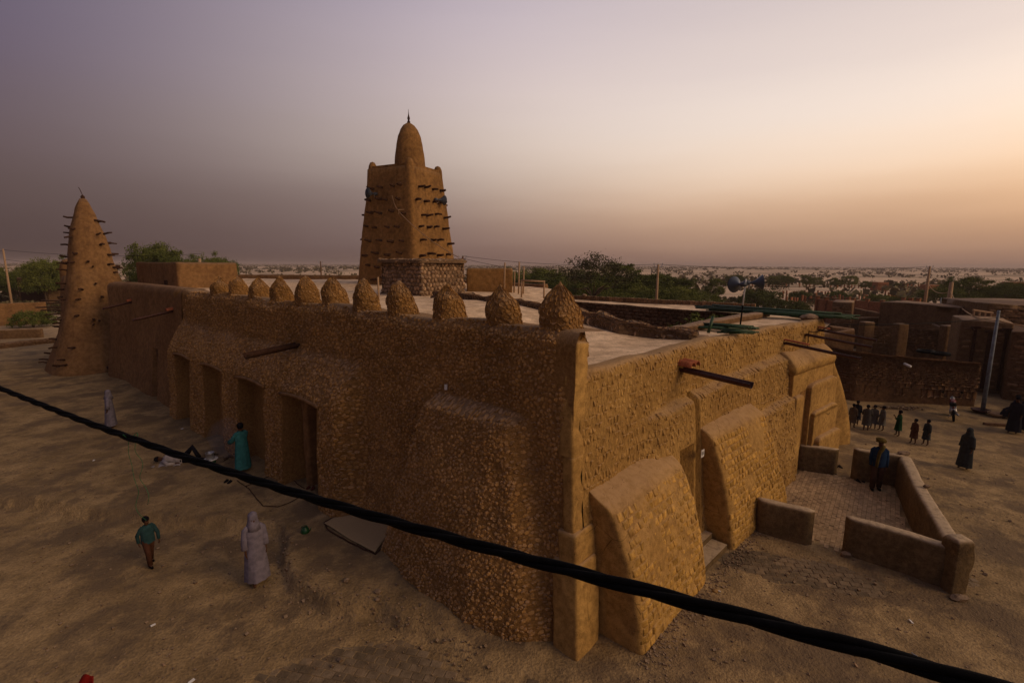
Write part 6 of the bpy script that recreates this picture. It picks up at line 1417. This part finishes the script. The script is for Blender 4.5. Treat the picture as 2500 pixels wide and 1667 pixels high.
mb = MB(); mb.tube([kt+np.array([.1, 0, .08]), kt+np.array([.15, 0, .13]), kt+np.array([.165, 0, .19])], [.018, .014, .01], 7); mb.build('spout', M['greenplastic'], ket, True)
mb = MB(); mb.tube([kt+np.array([math.cos(a)*.09, 0, .17+math.sin(a)*.09]) for a in np.linspace(0, PI, 9)], .008, 6); mb.build('handle', M['greenplastic'], ket, True)
mt_c = [np.array([*G(px, py, .22)[:2]]) for px, py in ((745, 1208), (812, 1178), (908, 1222), (862, 1278))]
def mat_fn(u, v):
    a, b, c, d = [np.append(q, 0) for q in mt_c]; P = (a*(1-u)[:, None]+b*u[:, None])*(1-v)[:, None]+(d*(1-u)[:, None]+c*u[:, None])*v[:, None]
    P[:, 2] = gz(P[:, 0], P[:, 1])+.035+.012*np.sin(v*9)+.03*(v > .93)*u; return P
P, F = grid(mat_fn, np.linspace(0, 1, 22), np.linspace(0, 1, 26)); mt = mobj('mat', P, F, M['straw'], None); sm = mt.modifiers.new('Solidify', 'SOLIDIFY'); sm.thickness = .02; tag(mt, 'pale straw mat with dark frayed edges lying beside the corner buttress', 'mat')
def edge_rope(label, pts, z, r=.012, name='stick', mat='darkwood', cat='stick', group=None):
    q = [G(px, py, z) for px, py in pts]; out = []
    for a, b in zip(q[:-1], q[1:]):
        for t in np.linspace(0, 1, 6)[:-1]: p = a*(1-t)+b*t; out.append((p[0]+random.uniform(-.012, .012), p[1]+random.uniform(-.012, .012), gz1(p[0], p[1])+.03))
    out.append((q[-1][0], q[-1][1], gz1(q[-1][0], q[-1][1])+.03)); mb = MB(); mb.tube(out, r, 6); return tag(mb.build(name, M[mat], None, True), label, cat, group)
edge_rope('dark twisted rope along the near edge of the straw mat', [(812, 1180), (745, 1206), (752, 1222), (800, 1250), (862, 1282), (905, 1250)], .2, .02, 'rope', 'darkwood', 'rope')
edge_rope('short dark twig lying on the straw mat', [(818, 1258), (840, 1246), (846, 1240)], .22, .01)
edge_rope('dark stick lying from the doorway towards the sand, upper', [(648, 1085), (610, 1105), (565, 1122)], .22, .014)
edge_rope('bent dark branch lying across the sand before the doorways', [(545, 1108), (572, 1128), (604, 1166), (640, 1168), (700, 1148)], .22, .012)
edge_rope('dark stick lying against the porch foot', [(655, 1092), (672, 1112), (700, 1132)], .22, .013)
def sandals(label, px, py, z=.2, mat='blackcloth'):
    q = G(px, py, z); q[2] = gz1(q[0], q[1])+.02; t = thing('sandals', label, 'sandals', q)
    for s in (-1, 1):
        mb = MB(); c = q+np.array([s*.075, random.uniform(-.05, .05), 0]); mb.lathe([(0, -.012), (.05, -.012), (.052, .012), (0, .012)], c, 12, sx=1, sy=2.5); mb.tube([c+np.array([-.05, .02, 0]), c+np.array([0, .06, .06]), c+np.array([.05, .02, 0])], .012, 5); mb.build('sandal', M[mat], t)
sandals('pair of black sandals on the sand beside the bent branch', 524, 1112); sandals('pair of reddish sandals outside the nearest doorway', 715, 1132, .2, 'rust'); sandals('pair of shiny black shoes in the gap of the low wall', 1912, 1087, 0); sandals('dark shoes left by the back low wall', 1975, 1105, 0)
sandals('loose sandals lying in the gap beyond the shoes', 1925, 1073, 0)
tag(MB().box((0, 0, 0), (.02, .02, .02)).build('scrap', M['white'], None), 'scrap of white paper stuck high on the rubble wall', 'scrap'); o = bpy.data.objects.get('scrap'); q = Lpos(np.array([3.4]), left_n(np.array([3.4]), np.array([4.6]))+.06, 4.6)[0]; o.location = q; o.scale = (3.2, 2, 6)
for k, (px, py) in enumerate([(376, 1527), (440, 1564), (590, 1638), (88, 1566), (244, 1592), (352, 1437), (1966, 1532), (1650, 1357), (2092, 1430), (300, 1040), (218, 1075), (420, 1000)]):
    q = G(px, py, 0); mb = MB(); s_ = random.uniform(.025, .05); mb.box((q[0], q[1], gz1(q[0], q[1])+.03), (s_*2.2, s_, .015), random.uniform(0, 3), .3); tag(mb.build('litter', M['white' if k % 3 else 'palewood'], None), 'tiny pale scrap of litter on the sand', 'litter', 'scraps of litter')
edge_rope('pale greenish stick lying on the sand under the cable', [(2090, 1502), (2108, 1512)], 0, .012, 'stick', 'steel')
# loose rubble along the broken terrace edge
def terrace_rubble():
    r_ = np.random.default_rng(9); mb = MB(); T4 = []
    for i in range(420):
        s = r_.uniform(1, 9); e = np.interp(s, [0, .9, 2.1, 3.2, 4.6, 6, 8, 12], [1.2, 1.5, 1.75, 2.1, 2.95, 3.0, 2.3, 4.5])+r_.normal(0, .22); p = L0+dL*s+nL*e; r1 = abs(r_.normal(0, .012))+.006
        mb.box((p[0], p[1], gz1(*p)+r1*.4), (r1*2, r1*1.6, r1*1.3), r_.uniform(0, 3), r_.uniform(0, 1)); T4 += [r_.random()]*8
    tag(mb.build('rubble', M['mortar'], None, tint=T4), 'crumbled clods scattered along the broken edge of the sand terrace', 'rubble', None, 'stuff')
    mb = MB(); T4 = []
    for i in range(6500):
        a = r_.uniform(-.85, .85); d = r_.uniform(6.0, 26); x, y = d*math.sin(a), d*math.cos(a)
        if i > 5200: q_ = Rpos(np.array([r_.uniform(.2, 10)]), 1.40+abs(r_.normal(0, .22)), 0)[0]; x, y = q_[0], q_[1]
        vx, vy = x-L0[0], y-L0[1]
        if i <= 5200 and vx*nL[0]+vy*nL[1] < 1.5 and (vx*.68-vy*.73) < 1.5: continue
        r1 = abs(r_.normal(0, .010))+.006; mb.box((x, y, gz1(x, y)+r1*.5), (r1*2, r1*1.6, r1*1.3), r_.uniform(0, 3), r_.uniform(0, 1)); T4 += [r_.random()]*8
    tag(mb.build('gravel', M['mortar'], None, tint=T4), 'small pebbles and crumbs scattered over the sand', 'gravel', None, 'stuff')
terrace_rubble()
# ------------------------------------------------------------------ motorcycle
def motorcycle(x, y, rz):
    t = thing('motorcycle', 'small black and silver motorcycle parked before the dark compound wall', 'motorcycle', (x, y, gz1(x, y)), rz)
    def b(name, mb, mat, par=t): return mb.build(name, mat, par, True, local=True)
    for yy, nme in ((.62, 'front_wheel'), (-.62, 'rear_wheel')):
        w = b(nme, MB().lathe([(.20, -.03), (.24, -.05), (.29, -.045), (.31, 0), (.29, .045), (.24, .05), (.20, .03)], (0, yy, .31), 26, (1, 0, 0)), M['black']); 
        mb = MB()
        for k in range(10): a = 2*PI*k/10; mb.tube([(0, yy, .31), (0, yy+math.cos(a)*.22, .31+math.sin(a)*.22)], .006, 4)
        mb.lathe([(.0, -.05), (.05, -.05), (.05, .05), (0, .05)], (0, yy, .31), 12, (1, 0, 0)); b('spokes', mb, M['steel'], t)
        b('mudguard', MB().tube([(0, yy+math.cos(a)*.35, .31+math.sin(a)*.35) for a in np.linspace(.3, 2.7, 10)], .045, 8), M['blackcloth'])
    b('tank', MB().lathe([(.02, -.26), (.10, -.2), (.13, -.05), (.14, .1), (.09, .22), (.02, .26)], (0, .1, .80), 14, (0, 1, .15)), plain('tank_red', (.12, .012, .01), .3))
    b('seat', MB().box((0, -.32, .80), (.26, .62, .10), rx=-.05, taper=.85), M['black']); b('engine', MB().box((0, .02, .42), (.24, .34, .30), taper=.8).lathe([(.11, -.14), (.11, .14)], (0, .0, .36), 14, (1, 0, 0)), M['steel'])
    b('frame', MB().tube([(0, .5, .9), (0, .2, .6), (0, -.1, .3), (0, -.6, .32)], .025, 8).tube([(0, .45, .85), (0, -.2, .7), (0, -.75, .75)], .022, 8), M['black'])
    b('exhaust', MB().tube([(.14, .1, .3), (.16, -.2, .26), (.16, -.75, .36)], [.02, .035, .045], 10), M['steel'])
    for s in (-1, 1): b('fork', MB().tube([(s*.07, .62, .31), (s*.07, .44, .95)], .02, 8), M['steel']); b('shock', MB().tube([(s*.09, -.6, .34), (s*.09, -.42, .72)], .025, 8), M['steel']); b('mirror', MB().tube([(s*.28, .36, 1.03), (s*.34, .38, 1.2)], .008, 5).lathe([(0, -.01), (.055, -.01), (.055, .01), (0, .01)], (s*.35, .38, 1.24), 12, (0, 1, 0)), M['black'])
    b('handlebar', MB().tube([(-.36, .28, 1.02), (-.2, .40, 1.02), (0, .44, .98), (.2, .40, 1.02), (.36, .28, 1.02)], .015, 8), M['black']); b('headlight', MB().lathe([(0, -.1), (.06, -.08), (.09, 0), (.09, .04), (0, .06)], (0, .56, .90), 14, (0, 1, 0)), M['steel']); b('tail_light', MB().box((0, -.78, .72), (.1, .05, .06)), M['rust']); b('number_plate', MB().box((0, -.82, .60), (.18, .012, .12)), M['white']); b('stand', MB().tube([(-.08, 0, .25), (-.2, -.05, .01)], .012, 6), M['steel'])
    bpy.context.view_layer.update(); t.rotation_euler = (0, -.12, rz)
motorcycle(21.75, 22.95, towards(0, 0, .85, 1))
rb = MB(); T5 = []
for i in range(60): rb.box((19.9+random.gauss(0, .5)+.6, 24.6+random.gauss(0, .18), .06), (random.uniform(.05, .15), .08, .07), random.uniform(0, 3)); T5 += [random.random()]*8
tag(rb.build('rubble', M['mortar'], None, tint=T5), 'heap of small rubble at the foot of the dark compound wall', 'rubble', None, 'stuff')
# red cloth corner at the bottom left
rq = [G(px, py, z_) for px, py, z_ in ((150, 1580, 4.35), (214, 1544, 4.5), (216, 1640, 4.4), (90, 1680, 4.2))]
def red_fn(a, b):
    P = (rq[0]*(1-a)[:, None]+rq[1]*a[:, None])*(1-b)[:, None]+(rq[3]*(1-a)[:, None]+rq[2]*a[:, None])*b[:, None]; P[:, 2] += .025*np.sin(a*11+b*5); return P
P, F = grid(red_fn, np.linspace(0, 1, 14), np.linspace(0, 1, 12)); aw = thing('awning', 'corner of a red cloth awning just showing at the bottom left', 'awning', rq[2]); c_ = mobj('cloth', P, F, CL['red'], aw); sm = c_.modifiers.new('Solidify', 'SOLIDIFY'); sm.thickness = .006
mb = MB(); mb.tube([rq[2], (rq[2][0], rq[2][1], -.1)], .03, 7); mb.build('post', M['wood'], aw, True)
# ------------------------------------------------------------------ smoke over the fire
sk = MB(); sk.lathe([(0, -.8), (.35, -.6), (.6, -.2), (.7, .2), (.5, .6), (0, .9)], (-10.35, 16.9, 1.05), 20); m_, nt_, b_ = mat_new('smoke'); nt_.nodes.remove(b_); pv = nd(nt_, 'ShaderNodeVolumePrincipled'); pv.inputs['Color'].default_value = (.6, .65, .8, 1); pv.inputs['Density'].default_value = .12; nt_.links.new(pv.outputs[0], nt_.nodes['Material Output'].inputs['Volume'])
tag(sk.build('smoke', m_, None, True), 'thin blue smoke rising from the fire beside the teal robed figure', 'smoke', None, 'stuff')
fr_ = thing('fire_place', 'small ring of hearth stones with dark sticks left of the teal robed figure', 'fireplace', (-10.4, 16.95, .25))
for k in range(3): a = k*2.1; mb = MB(); mb.box((-10.4+.14*math.cos(a), 16.95+.14*math.sin(a), .33), (.12, .09, .14), a); mb.build('hearthstone', M['mortar'], fr_)
for k in range(4): a = k*1.5; mb = MB(); mb.tube([(-10.4, 16.95, .34), (-10.4+.35*math.cos(a), 16.95+.35*math.sin(a), .28)], .015, 5); mb.build('stick', M['darkwood'], fr_)
# ------------------------------------------------------------------ haze
HAZE = True
if HAZE:
    hz = MB(); hz.box((0, 0, 8), (19000, 19000, 24)); m_, nt_, b_ = mat_new('haze_air'); nt_.nodes.remove(b_); pv = nd(nt_, 'ShaderNodeVolumePrincipled'); pv.inputs['Color'].default_value = (.80, .66, .60, 1); pv.inputs['Density'].default_value = .00036; pv.inputs['Anisotropy'].default_value = .2
    nt_.links.new(pv.outputs[0], nt_.nodes['Material Output'].inputs['Volume']); o = hz.build('haze', m_, None); tag(o, None, None, None, 'stuff'); o.display_type = 'WIRE'
